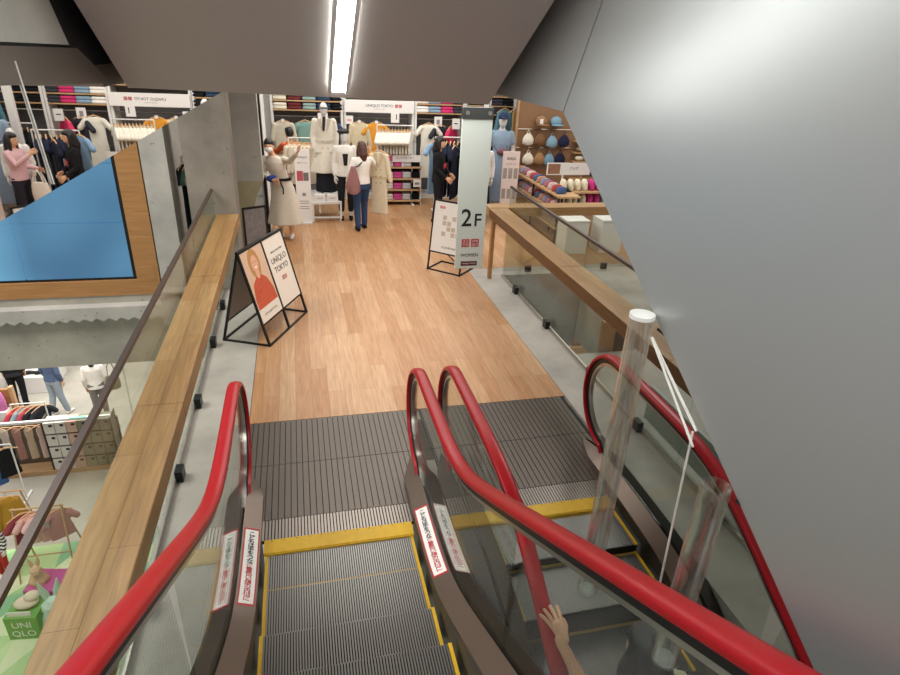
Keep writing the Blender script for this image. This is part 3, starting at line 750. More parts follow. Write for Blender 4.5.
# ------------------------------------------------------------------ garments
def garment(kind, w=.21, L=.62, flare=.0):
    """a garment hung flat in the XZ plane, shoulder line at z=0"""
    m = MB(); d = .026
    R = []
    prof = [(-L, w * (.95 + flare)), (-L * .6, w * (.88 + flare * .6)), (-L * .3 if L < .8 else -.3, w * .84), (-.16, w * .9), (-.06, w * .96), (-.02, w * .72), (.012, w * .35)]
    for z, r in prof: R.append(ring(0, 0, z, r, d if z < -.03 else d * .6, 20, .3, .03 if z < -.3 else 0, 5))
    m.loft(R)
    if kind != 'sleeveless':
        for s in (-1, 1):
            e = Vector((s * (w + .07), 0, -.2)) if kind == 'short' else Vector((s * (w + .055), 0, -.5))
            m.limb([(s * w * .8, 0, -.06), e], [.05, .055 if kind == 'short' else .04], 10)
    return m
def hanger_mb(w=.2):
    return MB().tube([(-w, 0, -.05), (-w * .5, 0, 0.005), (0, 0, .035), (w * .5, 0, .005), (w, 0, -.05)], [.008, .011, .013, .011, .008], 8)
M_hang = mat('hanger_wood', 'd2a878', .5); M_hook = M_steel
GM = {}
def hung(label, loc, rz, kind, col, L=.62, w=.2, flare=0, group=None, cat='garment', nm='hanging_shirt', tagc=False):
    t = thing(nm, label, cat, loc, rz, group)
    key = (kind, L, w, flare)
    if key not in GM:
        GM[key] = remesh(garment(kind, w, L, flare), 'garment', cloth(col), .016, 2)
        if 'h' not in GM:
            GM['h'] = hanger_mb().mesh('hanger', M_hang)
            GM['k'] = MB().tube([(0, 0, .035), (0, 0, .075), (.018, 0, .095), (0, 0, .115), (-.015, 0, .1)], .003, 5).mesh('hook', M_hook)
    o = link('garment', GM[key], t); o.material_slots[0].link = 'OBJECT'; o.material_slots[0].material = cloth(col)
    h = link('hanger', GM['h'], t); link('hook', GM['k'], h)
    if tagc: link('size_tag', MB().cbox((0, -.045, .03), (.06, .004, .06)).mesh('size_tag', M_white), t)
    return t
def rack(label, loc, x0, x1, z, group=None, mm=None, rz=0, ht=None):
    t = thing('garment_rack', label, 'rack', loc, rz, group); mm = mm or M_white
    kid(t, 'rail', MB().tube([(x0, 0, z), (x1, 0, z)], .012, 8), mm)
    for x in (x0, x1):
        kid(t, 'upright', MB().tube([(x, 0, 0.03), (x, 0, z)], .014, 8), mm)
        kid(t, 'foot', MB().box(x - .02, x + .02, -.22, .22, 0, .03), mm, bev=.004)
    return t
# trench coat held up by the woman
tc = hung('beige trench coat on a hanger held up by the woman in the white jacket', (1.43, 11.12, 1.36), -.5, 'long', 'd9cbb0', 1.12, .17, .1, nm='trench_coat', cat='coat')
for sd in (-1, 1): kid(tc, 'lapel', MB().prism_y([(sd * .012, -.26), (sd * .085, -.08), (sd * .09, -.02), (sd * .03, .0)], -.042, -.028), cloth('c3b391'), 0, .003)
for i in range(3):
    for sd in (-1, 1): kid(tc, 'button', MB().ell((sd * .045, -.034, -.3 - .12 * i), (.011, .007, .011), 8, 6), cloth('7d6b4c'))
kid(tc, 'belt', MB().loft([ring(0, 0, z, .160, .036) for z in (-.42, -.46)]), cloth('c9b998'))

# ------------------------------------------------------------------ shop shelving on the back wall
def fold_mesh():
    m = MB()
    for k in range(2):
        z0 = .004 + k * .068; R = []
        for z, s in ((0, .92), (.008, .99), (.034, 1.0), (.06, .98), (.066, .9)):
            R.append([(x * s, y * s, z0 + z) for x, y in ((-.13, -.15), (-.06, -.165), (.06, -.165), (.13, -.15), (.135, 0), (.13, .15), (-.13, .15), (-.135, 0))])
        m.loft(R)
    return m.mesh('folded_garment', cloth('eeeeee'), 60)
FOLD = fold_mesh()
def fold(label, loc, col, group=None, s=1.0, sz=1.0, nm='folded_garment', rz=0, cat='folded clothes'):
    o = link(nm, FOLD); o.location = loc; o.scale = (s, s, s * sz); o.rotation_euler = (0, 0, rz)
    o.material_slots[0].link = 'OBJECT'; o.material_slots[0].material = cloth(col)
    return tag(o, label, cat, group)
COLN = {'e9e2cf': 'cream', '6e2f33': 'maroon', '8fa8a3': 'grey green', '31435f': 'navy', '17181c': 'black', '8aa4bd': 'light blue', 'd23a72': 'hot pink', '3b3d47': 'charcoal', 'f0ede6': 'white', 'e58fb8': 'pink', 'd7d9de': 'pale grey', 'd9d2c4': 'beige'}
def bay(label, x0, x1, zs, y=13.4):
    t = thing('shelving_unit', label, 'shelving', ((x0 + x1) / 2, y, 0)); hw = (x1 - x0) / 2
    kid(t, 'back_panel', MB().box(-hw, hw, .40, .43, 0, 2.5), mat('grey_back_panel', '6d6a69', .7))
    for x in (-hw, hw - .05): kid(t, 'upright', MB().box(x, x + .05, 0, .4, 0, 2.5), M_white, bev=.004)
    for z in zs: kid(t, 'shelf', MB().box(-hw + .05, hw - .05, -.02, .4, z - .025, z), M_shelfwood, bev=.003)
    kid(t, 'hanging_bar', MB().tube([(-hw + .05, .12, 1.69), (hw - .05, .12, 1.69)], .011, 8), M_steel)
    kid(t, 'base', MB().box(-hw + .05, hw - .05, .02, .4, 0, .12), M_white)
    return t
bay('left bay of the back wall shelving, above the orange-topped person', -.47, .98, (1.83, 2.01, 2.2))
bay('middle bay of the back wall shelving, under the white header sign', .99, 2.48, (2.2,))
bay('right bay of the back wall shelving, behind the hoodie wearer', 2.49, 3.6, (1.83, 2.01, 2.2))
bay('back wall shelving behind the white-bloused mannequin, holding black folds', 3.61, 4.75, (1.83, 2.01, 2.2))
kinds = {'left': (-.28, .29, ['e9e2cf', '6e2f33', '8fa8a3', '31435f', '17181c']), 'right': (2.66, .27, ['f0ede6', '8aa4bd', 'd23a72', '3b3d47']), 'far right': (3.78, .27, ['17181c', '17181c', '3b3d47', '17181c'])}
for nm, (x0, dx, cols) in kinds.items():
    for r, z in enumerate((1.83, 2.01)):
        for i, cc in enumerate(cols):
            pos = {'17181c': ', %s along,' % ('first', 'second', 'third', 'fourth', 'fifth')[i]}.get(cc, '') if nm == 'far right' else ''
            fold('%s folded clothes%s %s shelf of the %s wall bay' % (COLN[cc], pos.replace('(', '').replace(')', ''), ('lower', 'upper')[r], nm), (x0 + i * dx, 13.56, z), cc, 'folded clothes on the back wall', 1, .95)
def card(label, loc, w, h, rz=0, mark=None, nm='price_card', cat='price card', cols=None):
    t = thing(nm, label, cat, loc, rz)
    kid(t, 'card', MB().box(-w / 2, w / 2, -.004, .004, -h / 2, h / 2), M_offw)
    if mark: kid(t, 'mark', MB().box(mark[0] * w, (mark[0] + mark[2]) * w, -.006, -.0041, mark[1] * h, (mark[1] + mark[3]) * h), mark[4])
    return t
# header sign
hs = thing('header_sign', 'long white header sign above the middle bay of the back wall', 'sign', (1.73, 13.36, 1.93))
kid(hs, 'sign_board', MB().box(-.72, .74, -.02, .02, -.12, .125), M_offw, bev=.004)
text('UNIQLO TOKYO', .075, M_ink, hs, Matrix.Translation((.0, -.022, .02)) @ FRONT)
def logo(parent, M, s, sq=M_inkred, ink=M_offw):
    for i, (a, b) in enumerate((('ユニ', 'クロ'), ('UNI', 'QLO'))):
        o = Vector((i * s * 1.2, 0, 0))
        q = kid(parent, 'logo_square', MB().box(o.x - s / 2, o.x + s / 2, -s / 2, s / 2, 0, .001), sq); q.matrix_local = M
        for k, x in enumerate((a, b)):
            text(x, s * (.42 if i else .44), ink, q, Matrix.Translation((o.x, (.22 - .44 * k) * s, .0018)), align='CENTER')
logo(hs, Matrix.Translation((.36, -.0205, .02)) @ FRONT, .065)
text('ユニクロ トーキョー', .026, M_ink, hs, Matrix.Translation((0, -.022, -.045)) @ FRONT)
card('white price card with a black garment drawing, in the left bay', (.56, 13.36, 1.66), .2, .24, 0, (.1, -.2, .12, .5, M_ink))
card('pinkish white price card at the left end of the middle bay', (1.1, 13.36, 1.66), .16, .16, 0, (-.3, -.2, .6, .3, mat('pink_card', 'd9a9ad', .7)))
card('white price card standing above the rack of white tops', (1.98, 12.82, 1.78), .17, .2, 0, (.1, -.2, .1, .5, M_ink))
card('grey and white picture card in the right bay', (3.0, 13.36, 1.66), .17, .2, 0, (-.2, -.3, .4, .5, mat('grey_print', '8d8a88', .7)))
card('white price card at the right edge of the right bay', (3.4, 13.36, 1.62), .17, .22, 0, (-.25, 0, .5, .08, M_ink))
# face-out garments
hung('cream long knit dress facing out in the left bay', (-.24, 13.3, 1.6), 0, 'long', 'cfc8b4', 1.15, .22, .0, nm='hanging_dress', cat='dress', tagc=True)
hung('sea green top facing out in the left bay', (.2, 13.36, 1.6), 0, 'short', '7fa39a', .6, .2, nm='hanging_shirt')
hung('navy blue top facing out in the left bay, next to the green one', (.7, 13.36, 1.6), 0, 'short', '2f4468', .6, .2, nm='hanging_shirt')
hung('beige long dress facing out in the middle bay', (1.3, 13.34, 1.6), 0, 'long', 'd3c6a8', 1.1, .2, .05, nm='hanging_dress', cat='dress', tagc=True)
hung('orange dress facing out in the middle bay', (1.66, 13.34, 1.6), 0, 'short', 'df9a35', 1.05, .21, .1, nm='hanging_dress', cat='dress', tagc=True)
hung('white long dress facing out in the right bay', (2.78, 13.3, 1.6), 0, 'short', 'e8e4d6', 1.12, .2, .08, nm='hanging_dress', cat='dress')
hung('charcoal top facing out beside the white dress in the right bay', (3.05, 13.36, 1.56), .5, 'short', '35363d', .55, .2)
hung('hot pink top hanging in the right bay', (3.3, 13.36, 1.55), .9, 'short', 'd23a62', .55, .17)
# racks with side-on clothes
def side_row(x0, x1, y, z, n, kind, col, L, gr, label, rz=1.2, w=.2, flare=0):
    for i in range(n):
        hung(label, (x0 + (x1 - x0) * i / max(1, n - 1), y, z), rz + random.uniform(-.05, .05), kind, col, L, w, flare, gr)
rack('white rail of pale tops in front of the middle bay', (1.98, 12.9, 0), -.36, .38, 1.62)
side_row(1.68, 2.32, 12.9, 1.505, 11, 'short', 'e9e3d4', .45, 'pale tops on the middle rail', 'pale top on a wooden hanger, on the rail in front of the middle bay')
rack('white rail of navy dresses beside the hoodie wearer', (3.05, 12.15, 0), -.35, .4, 1.5)
side_row(2.84, 3.4, 12.15, 1.385, 8, 'short', '23283c', 1.05, 'navy dresses beside the hoodie wearer', 'navy dress on a wooden hanger, on the rail beside the hoodie wearer')
rack('white rail of cream jackets behind the tall info board', (.18, 12.35, 0), -.33, .2, 1.42)
side_row(-.08, .34, 12.35, 1.305, 6, 'long', 'ddd0bb', .75, 'cream jackets behind the info board', 'cream jacket on a wooden hanger, behind the tall info board', .7)
rack('white rail of dark clothes in front of the far right bay', (4.15, 13.0, 0), -.45, .4, 1.5)
side_row(3.75, 4.5, 13.0, 1.385, 9, 'short', '1d1e24', .8, 'black tops on the far right rail', 'black top on a wooden hanger, on the rail behind the blue-dress mannequin')
hung('light blue dress hung at the end of the rail, behind the hoodie wearer', (2.66, 12.02, 1.42), .6, 'short', '86a6c4', 1.0, .2, .1, nm='hanging_dress', cat='dress')
hung('dark navy dress hung in front of the rail beside the hoodie wearer', (3.0, 11.8, 1.36), 1.0, 'short', '1f2333', 1.0, .2, .1, nm='hanging_dress', cat='dress')
rack('narrow rail of dark clothes between the concrete pillar and the column', (-1.47, 9.1, 0), -.08, .08, 1.6)
for i, (c, n) in enumerate((('2a2c33', 'black'), ('5b7f6c', 'green'), ('b9b2a6', 'pale'))):
    hung('%s top on the narrow rail between the pillar and the column' % n, (-1.53 + .06 * i, 9.1, 1.49), 1.3, 'short', c, .9, .17, 0, 'clothes on the narrow rail')
# dark fixture edge at the left of the shop
t = thing('shop_partition', 'narrow black and white panel standing at the left end of the shop', 'panel', (-.55, 11.2, 0))
kid(t, 'frame', MB().box(-.02, .02, -.6, .55, 0, 2.5), M_black); kid(t, 'white_face', MB().box(.021, .03, -.5, .5, .05, 2.45), M_offw)
kid(t, 'rear_frame', MB().box(-.07, -.045, -.3, .3, 0, 2.5), M_white)
# white post between the shop bays (shows in the mirror too)
tag(MB().box(3.80, 3.92, 12.55, 12.67, 0, 3.3).build('white_post', M_white, None, 0, .006), 'slim white post by the rail in front of the far right bay', 'post')

# info board
t = thing('info_board', 'tall white info board on the floor beside the podium', 'sign', (.08, 11.5, 0))
kid(t, 'board', MB().box(-.14, .13, -.012, .012, .02, 1.34), M_offw, bev=.003)
kid(t, 'foot', MB().box(-.13, .12, -.12, .12, 0, .02), M_white)
kid(t, 'picture', MB().box(-.11, .0, -.014, -.0121, .78, .96), mat('pinkish_print', 'b8555f', .7, var=.5, scale=25))
kid(t, 'picture', MB().box(.005, .1, -.014, -.0121, .78, .93), mat('grey_portrait_print', '77706e', .7, var=.5, scale=25))
text('UNIQLO', .045, M_ink, t, Matrix.Translation((0, -.014, 1.2)) @ FRONT); text('新作アイテム', .03, M_ink, t, Matrix.Translation((0, -.014, 1.1)) @ FRONT)
kid(t, 'picture', MB().box(-.03, .03, -.014, -.0121, .5, .56), mat('grey_print', '8d8a88', .7))
for z in (.4, .36, .3, .26): kid(t, 'text_line', MB().box(-.09, .08, -.0135, -.0121, z, z + .012), mat('grey_print', '8d8a88', .7))
for i, (x, lab) in enumerate(((-.13, 'left'), (.1, 'right'))):
    b = thing('shoe_box', 'white box on the podium front, %s one of the two' % lab, 'box', (.5 + x, 11.62, .38), 0, 'boxes on the podium')
    kid(b, 'box_body', MB().box(-.1, .1, -.06, .08, 0, .12), M_offw, bev=.003)
    text('UNIQLO', .03, M_ink, b, Matrix.Translation((0, -.0605, .06)) @ FRONT)

# gondola with pink folds
t = thing('display_shelf', 'low shelf unit stacked with pink and grey knitwear, right of the woman', 'shelf', (2.15, 12.95, 0))
for z in (.10, .33, .56, .80): kid(t, 'shelf', MB().box(-.4, .4, -.17, .2, z - .03, z), M_shelfwood, bev=.003)
for x in (-.4, .38): kid(t, 'side', MB().box(x, x + .02, -.15, .2, 0, .8), M_white)
kid(t, 'back_panel', MB().box(-.38, .38, .18, .2, 0, .8), M_dark)
s = thing('shelf_sign', 'white sign with a pink photo standing on top of the low shelf unit', 'sign', (2.15, 12.82, .92))
kid(s, 'board', MB().box(-.4, .38, -.008, .008, -.02, .12), M_offw); kid(s, 'picture', MB().box(-.38, -.22, -.0095, -.0081, -.01, .11), mat('pink_photo', 'c04f8e', .7, var=.4, scale=30))
text('カシミヤセーター', .05, M_ink, s, Matrix.Translation((.04, -.0095, .06)) @ FRONT)
kid(s, 'stand', MB().box(-.02, .02, .009, .03, -.12, .1), M_white)
for r, z in enumerate((.10, .33, .56, .80)):
    for i, cc in enumerate(('f0ede6', 'e05aa5', 'd7d9de', '17181c')):
        if r == 3 and i > 3: continue
        fold('%s knitwear pile on the %s of the low shelf unit' % ({'f0ede6': 'white', 'e05aa5': 'bright pink', 'd7d9de': 'pale grey', '17181c': 'black'}[cc], ('bottom shelf', 'second shelf', 'third shelf', 'top')[r]),
             (2.15 - .285 + .19 * i, 12.96, z), cc, 'knitwear on the low shelf unit', .66, 1.35)
card('small white price card hung on the right of the low shelf unit', (2.45, 12.77, .47), .16, .16, 0, (-.3, -.2, .6, .3, mat('grey_print', '8d8a88', .7)))
# tall price board beside the blue mannequin
t = thing('price_board', 'tall pale pink board with clothing sketches, right of the hanging floor sign', 'sign', (4.08, 11.5, 0), -.05)
kid(t, 'board', MB().box(-.17, .17, -.01, .01, .02, 1.34), mat('pale_pink_card', 'ecdcd6', .6), bev=.003); kid(t, 'foot', MB().box(-.2, .2, -.15, .15, 0, .02), M_white)
for i in range(3):
    for z in (.82, .42): kid(t, 'sketch', MB().box(-.15 + i * .11, -.07 + i * .11, -.0115, -.0101, z, z + .2), mat('sketch_print', 'a79d98', .7, var=.5, scale=40))
text('新商品', .06, M_ink, t, Matrix.Translation((0, -.0115, 1.2)) @ FRONT); text('ワンピース', .04, M_ink, t, Matrix.Translation((0, -.0115, 1.1)) @ FRONT)

# bag and cap display
t = thing('bag_display', 'brown display board hung with caps and bags at the right of the shop', 'display', (5.3, 12.75, 0))
kid(t, 'board', MB().box(-.7, .9, 0, .04, .3, 2.4), mat('brown_board', '8f6b4c', .6, var=.1)); kid(t, 'post', MB().box(-.74, -.70, -.02, .06, 0, 2.4), M_shelfwood); kid(t, 'post', MB().box(.9, .94, -.02, .06, 0, 2.4), M_shelfwood)
for z in (1.24, 1.62): kid(t, 'hanging_bar', MB().tube([(-.7, -.04, z), (.9, -.04, z)], .008, 6), M_steel)
def cap(label, loc, col, g):
    t = thing('cap', label, 'cap', loc, 0, g)
    kid(t, 'crown', MB().ell((0, 0, 0), (.13, .09, .11), 14, 8), cloth(col)); kid(t, 'brim', MB().ell((.02, -.07, -.07), (.15, .07, .025), 14, 6), cloth(col))
    return t
cap('tan cap with a white tag, top row of the bag display', (5.08, 12.64, 1.79), '9c7a58', 'caps on the bag display'); 
card('white tag on the tan cap in the bag display', (5.03, 12.49, 1.8), .07, .1)
cap('light blue cap, top row of the bag display', (5.42, 12.64, 1.79), '7fa3b8', 'caps on the bag display')
def hangbag(label, loc, col, w=.13, h=.24):
    t = thing('hanging_bag', label, 'bag', loc, 0, 'bags on the bag display')
    kid(t, 'bag_body', MB().loft([ring(0, 0, z, a, .06 * a / w, 16) for z, a in ((-h / 2, w * .5), (-h * .35, w * .95), (0, w), (h * .3, w * .7), (h / 2, w * .3))]), cloth(col))
    kid(t, 'strap', MB().tube([(-w * .3, 0, h * .45), (0, .03, h * .8), (w * .3, 0, h * .45)], .008, 6), cloth(col))
for lab, x, z, col in (('white bag in the middle row', 4.82, 1.42, 'e6e0d2'), ('brown bag in the middle row', 5.09, 1.42, '7d5b40'), ('light blue bag in the middle row', 5.37, 1.38, '86a9bd'), ('navy bag in the middle row', 5.65, 1.4, '262a44'),
                       ('cream bag in the bottom row', 4.86, 1.02, 'e9e2cf'), ('tan bag in the bottom row', 5.12, 1.02, 'a07c56'), ('blue bag in the bottom row', 5.35, 1.0, '7599ae'), ('dark navy bag in the bottom row', 5.6, 1.02, '20233a')):
    hangbag(lab + ' of the bag display', (x, 12.63, z), col)
hung('tan trousers hung at the left end of the bag display', (4.6, 12.9, 1.98), .4, 'sleeveless', 'a98a5e', .9, .13, nm='hanging_trousers', cat='trousers')
hung('teal jacket hung behind the navy cap of the blue-dress mannequin', (4.4, 13.1, 1.95), .3, 'long', '5b8796', .5, .17)
t = thing('shelving_unit', 'pale wooden shelves of small bags right of the bag display', 'shelving', (6.3, 12.75, 0))
for z in (.6, .98, 1.17, 1.4): kid(t, 'shelf', MB().box(-.4, .6, -.2, .25, z - .025, z), M_shelfwood)
kid(t, 'back_panel', MB().box(-.4, .6, .25, .28, 0, 2), M_dark)
for i, z in enumerate((.98, 1.17)):
    tag(MB().ell((6.05, 12.62, z + .06), (.1, .08, .055)).build('pouch', cloth(('d8d0bb', '8a7a62')[i])), ('pale pouch on the lower small shelf right of the bag display', 'brown pouch on the upper small shelf right of the bag display')[i], 'pouch')
# long low table with coloured pouches
t = thing('display_table', 'long tiered wooden table loaded with colourful pouches, running away from the void', 'table', (4.62, 11.1, 0))
for z, d in ((.84, 0), (.56, 0), (.28, 0)): kid(t, 'shelf', MB().box(-.2, .22, -1.3, 1.3, z - .035, z), M_shelfwood, bev=.003)
for y in (-1.26, 0, 1.26):
    for x in (-.18, .2): kid(t, 'post', MB().cbox((x, y, .42), (.03, .03, .84)), M_dark)
cols = [('4a5f8a', 'blue'), ('a84a46', 'red'), ('cdb3ae', 'pale pink'), ('a56c76', 'rose'), ('8c8fa8', 'lilac'), ('b98a6c', 'peach')]
for lv, z in enumerate((.84, .56)):
    for i in range(12):
        cc, cn = cols[(i + lv) % 6]
        o = MB().loft([ring(0, 0, zz, .11 * a, .06 * a, 12) for zz, a in ((0, .8), (.02, 1), (.09, .9), (.115, .6))]).build('pouch', cloth(cc))
        o.location = (4.56, 10.05 + i * .19, z)
        tag(o, '%s zipped pouch, %s from the void on the %s of the long table' % (cn, ('first', 'second', 'third', 'fourth', 'fifth', 'sixth', 'seventh', 'eighth', 'ninth', 'tenth', 'eleventh', 'last')[i], ('top', 'middle shelf')[lv]), 'pouch', 'pouches on the long table')
t = thing('display_table', 'short two-tier table of cream and magenta bags behind the cross rail', 'table', (5.25, 10.35, 0))
for z in (.84, .58): kid(t, 'shelf', MB().box(-.62, .7, -.2, .3, z - .03, z), M_shelfwood, bev=.003)
for x in (-.6, .68):
    for y in (-.18, .28): kid(t, 'post', MB().cbox((x, y, .42), (.03, .03, .84)), M_dark)
for lv, z in enumerate((.84, .58)):
    for i in range(8):
        cc, cn = (('e4dac2', 'cream') if i < 4 else ('c83f86', 'magenta'))
        if i > 5: cc, cn = '8fb3a8', 'mint'
        o = MB().loft([ring(0, 0, zz, .055 * a, .12 * a, 12) for zz, a in ((0, .8), (.02, 1), (.15, .9), (.19, .5))]).build('folded_bag', cloth(cc))
        o.location = (4.72 + i * .14, 10.35, z)
        tag(o, '%s folded bag, %s from the left on the %s of the two-tier table' % (cn, ('first', 'second', 'third', 'fourth', 'fifth', 'sixth', 'seventh', 'eighth')[i], ('top', 'lower shelf')[lv]), 'bag', 'bags on the two-tier table')
s = thing('shelf_sign', 'white sign with a brown photo standing at the back of the two-tier table', 'sign', (4.8, 10.62, 1.08))
kid(s, 'board', MB().box(-.32, .55, -.008, .008, -.02, .2), M_offw); kid(s, 'picture', MB().box(-.3, -.06, -.0095, -.0081, 0, .18), mat('brown_photo', '9a6f55', .7, var=.4, scale=30))
kid(s, 'stand', MB().box(0, .03, .009, .03, -.24, .15), M_white); text('バッグ', .06, M_ink, s, Matrix.Translation((.22, -.0095, .1)) @ FRONT)
# pale counters behind the cross rail, seen under it
for i, (x0, x1, lab) in enumerate(((4.35, 4.75, 'left one'), (5.0, 5.4, 'right one'))):
    t = thing('counter', 'plain white counter behind the cross rail, %s of two' % lab, 'counter', ((x0 + x1) / 2, 9.35, 0), 0, 'white counters')
    kid(t, 'body', MB().box(x0 - (x0 + x1) / 2, x1 - (x0 + x1) / 2, -.2, .2, 0, .56), M_white, bev=.004); kid(t, 'top', MB().box(x0 - (x0 + x1) / 2 - .01, x1 - (x0 + x1) / 2 + .01, -.21, .21, .56, .58), M_offw)
# ------------------------------------------------------------------ floor signs
t = thing('aframe_sign', 'black A-frame sign with a portrait poster and a lettered poster, by the left balustrade', 'sign', (-.43, 6.27, 0), math.atan2(.94, .43))
LEN, DEP, HT = 1.034, .56, 1.05
th = math.atan2(DEP / 2, HT); RX = Matrix.Rotation(-th, 4, 'X'); SL = math.hypot(DEP / 2, HT)
RB = Matrix.Translation((0, DEP, 0)) @ Matrix.Rotation(th, 4, 'X')
for x in (.012, LEN / 2, LEN - .012):
    kid(t, 'leg', MB().box(x - .012, x + .012, -.012, .012, 0, SL, 0, RX), M_black)
for x in (.012, LEN - .012):
    kid(t, 'leg', MB().box(x - .012, x + .012, -.012, .012, 0, SL, 0, RB), M_black)
    kid(t, 'floor_bar', MB().box(x - .01, x + .01, .012, DEP - .012, 0, .02), M_black)
kid(t, 'top_bar', MB().box(0, LEN, DEP / 2 - .018, DEP / 2 + .018, HT - .01, HT + .018), M_black)
kid(t, 'floor_bar', MB().box(0, LEN, -.01, .01, 0, .02), M_black); kid(t, 'floor_bar', MB().box(0, LEN, DEP - .01, DEP + .01, 0, .02), M_black)
kid(t, 'cross_bar', MB().box(0, LEN, -.008, .008, .245, .262, 0, RX), M_black)
kid(t, 'cross_bar', MB().box(0, LEN, -.008, .008, .245, .262, 0, RB), M_black)
kid(t, 'rear_board', MB().box(.03, LEN - .03, -.004, .004, .27, SL - .03, 0, RB), mat('grey_board_back', '8b8782', .6))
M_cream = mat('cream_poster', 'e9ddcf', .5, var=.02)
p1 = kid(t, 'poster', MB().box(.026, LEN / 2 - .014, -.006, .004, .265, SL - .02, 0, RX), M_cream)
p2 = kid(t, 'poster', MB().box(LEN / 2 + .014, LEN - .026, -.006, .004, .265, SL - .02, 0, RX), M_cream)
def flat(parent, nm, poly, m, lift, M):
    vs = [M @ Vector((x, -.006 - lift, z)) for x, z in poly]; vb = [M @ Vector((x, -.0055, z)) for x, z in poly]; n = len(poly)
    o = MB().add(vs + vb, [tuple(range(n)), tuple(range(2 * n - 1, n - 1, -1))] + [(i, i + n, (i + 1) % n + n, (i + 1) % n) for i in range(n)])
    return kid(parent, nm, o, m)
def oval(cx, cz, rx, rz, n=20): return [(cx + rx * math.cos(2 * PI * i / n), cz + rz * math.sin(2 * PI * i / n)) for i in range(n)]
x0, x1, z0, z1 = .03, LEN / 2 - .018, .42, SL - .026
flat(p1, 'picture_ground', [(x0, z0), (x1, z0), (x1, z1), (x0, z1)], mat('poster_peach', 'd9b59a', .5), .0006, RX)
flat(p1, 'picture_hair', oval(.25, .90, .115, .17), mat('poster_blond', 'b98852', .5, var=.25, scale=60), .0010, RX)
flat(p1, 'picture_dress', [(.05, z0), (x1 - .01, z0), (x1 - .03, .56), (.40, .70), (.31, .76), (.2, .76), (.10, .70), (.05, .55)], mat('poster_floral', 'c4563a', .5, var=.5, scale=38), .0013, RX)
flat(p1, 'picture_neck', oval(.255, .79, .04, .06), mat('poster_skin', 'e0a98a', .5), .0016, RX)
flat(p1, 'picture_face', oval(.255, .90, .068, .095), mat('poster_skin', 'e0a98a', .5), .0019, RX)
flat(p1, 'picture_smile', oval(.258, .858, .026, .012), M_offw, .0022, RX)
for s in (-1, 1): flat(p1, 'picture_eye', oval(.255 + s * .026, .92, .009, .006, 8), M_ink, .0022, RX)
text('スペシャルアイテム', .032, M_ink, p1, RX @ Matrix.Translation((.265, -.0075, .34)) @ FRONT)
cx2 = LEN * .75 + .003
text('UNIQLO', .095, M_ink, p2, RX @ Matrix.Translation((cx2, -.0075, .80)) @ FRONT)
text('TOKYO', .095, M_ink, p2, RX @ Matrix.Translation((cx2, -.0075, .69)) @ FRONT)
text('SPECIAL COLLECTION', .028, M_ink, p2, RX @ Matrix.Translation((cx2, -.0075, .90)) @ FRONT)
logo(p2, RX @ Matrix.Translation((cx2 - .03, -.0068, .57)) @ FRONT, .05)
t = thing('small_sign', 'small black framed sign half hidden behind the concrete column on the left', 'sign', (-.64, 8.75, 0), .5)
kid(t, 'frame', MB().box(-.17, .17, -.012, .012, .12, .98), M_black); kid(t, 'picture', MB().box(-.15, .15, -.016, -.0125, .16, .95), mat('grey_portrait_print', '77706e', .7, var=.5, scale=25))
for x in (-.16, .14): kid(t, 'leg', MB().box(x, x + .02, -.15, .15, 0, .12), M_black)
# floor map stand
t = thing('map_stand', 'black framed floor-map stand on the wood floor behind the hanging floor sign', 'sign', (1.86, 8.66, 0), math.atan2(-.42, .45))
th = .16; RX3 = Matrix.Rotation(-th, 4, 'X'); WD = .56
kid(t, 'board', MB().box(.012, WD - .012, -.008, .006, .30, 1.05, 0, RX3), mat('map_paper', 'dcd6cf', .5))
kid(t, 'frame_bar', MB().box(0, WD, -.011, .011, 1.05, 1.075, 0, RX3), M_black); kid(t, 'frame_bar', MB().box(0, WD, -.011, .011, .28, .30, 0, RX3), M_black)
for x in (0, WD): kid(t, 'leg', MB().box(x - .011, x + .011, -.011, .011, 0, 1.075, 0, RX3), M_black)
for x in (0, WD): kid(t, 'foot', MB().box(x - .01, x + .01, -.02, .44, 0, .02), M_black)
kid(t, 'floor_bar', MB().box(0, WD, .42, .44, 0, .02), M_black); kid(t, 'brace', MB().tube([(WD / 2, .43, .02), (WD / 2, .06, .3)], .009, 6), M_black); kid(t, 'floor_bar', MB().box(0, WD, -.01, .01, 0, .02), M_black)
mp_ = mat('map_lines', 'b7a898', .6)
for i in range(4):
    for j in range(4):
        if (i + j) % 3 != 1: kid(t, 'map_block', MB().box(.17 + i * .08, .235 + i * .08, -.0095, -.0081, .55 + j * .08, .615 + j * .08, 0, RX3), mp_)
logo(t, RX3 @ Matrix.Translation((.12, -.0085, .97)) @ FRONT, .04)
text('FLOOR MAP', .045, M_ink, t, RX3 @ Matrix.Translation((.32, -.0095, .38)) @ FRONT)
# hanging 2F sign
t = thing('hanging_sign', 'tall pale green hanging sign reading 2F WOMEN over the right edge of the wood floor', 'sign', (1.915, 6.6, 2.5))
M_sign = mat('pale_green_sign', 'd3ddd6', .45, var=.01)
kid(t, 'sign_board', MB().box(-.172, .172, -.012, .012, -1.77, .03), M_sign, bev=.004)
kid(t, 'clamp_bar', MB().box(-.172, .172, -.03, .03, -.075, .045), mat('dark_steel_clamp', '5b5d5c', .35, .7), bev=.004)
for x in (-.12, .13):
    kid(t, 'bolt', MB().tube([(x, -.03, -.012), (x, -.042, -.012)], .022, 14), M_steel); kid(t, 'hanging_rod', MB().tube([(x, 0, .03), (x, 0, .395)], .008, 8), M_steel)
text('2', .285, M_ink, t, Matrix.Translation((-.06, -.0135, -1.165)) @ FRONT, sx=.95, bold=.003); text('F', .21, M_ink, t, Matrix.Translation((.075, -.0135, -1.19)) @ FRONT, bold=.002)
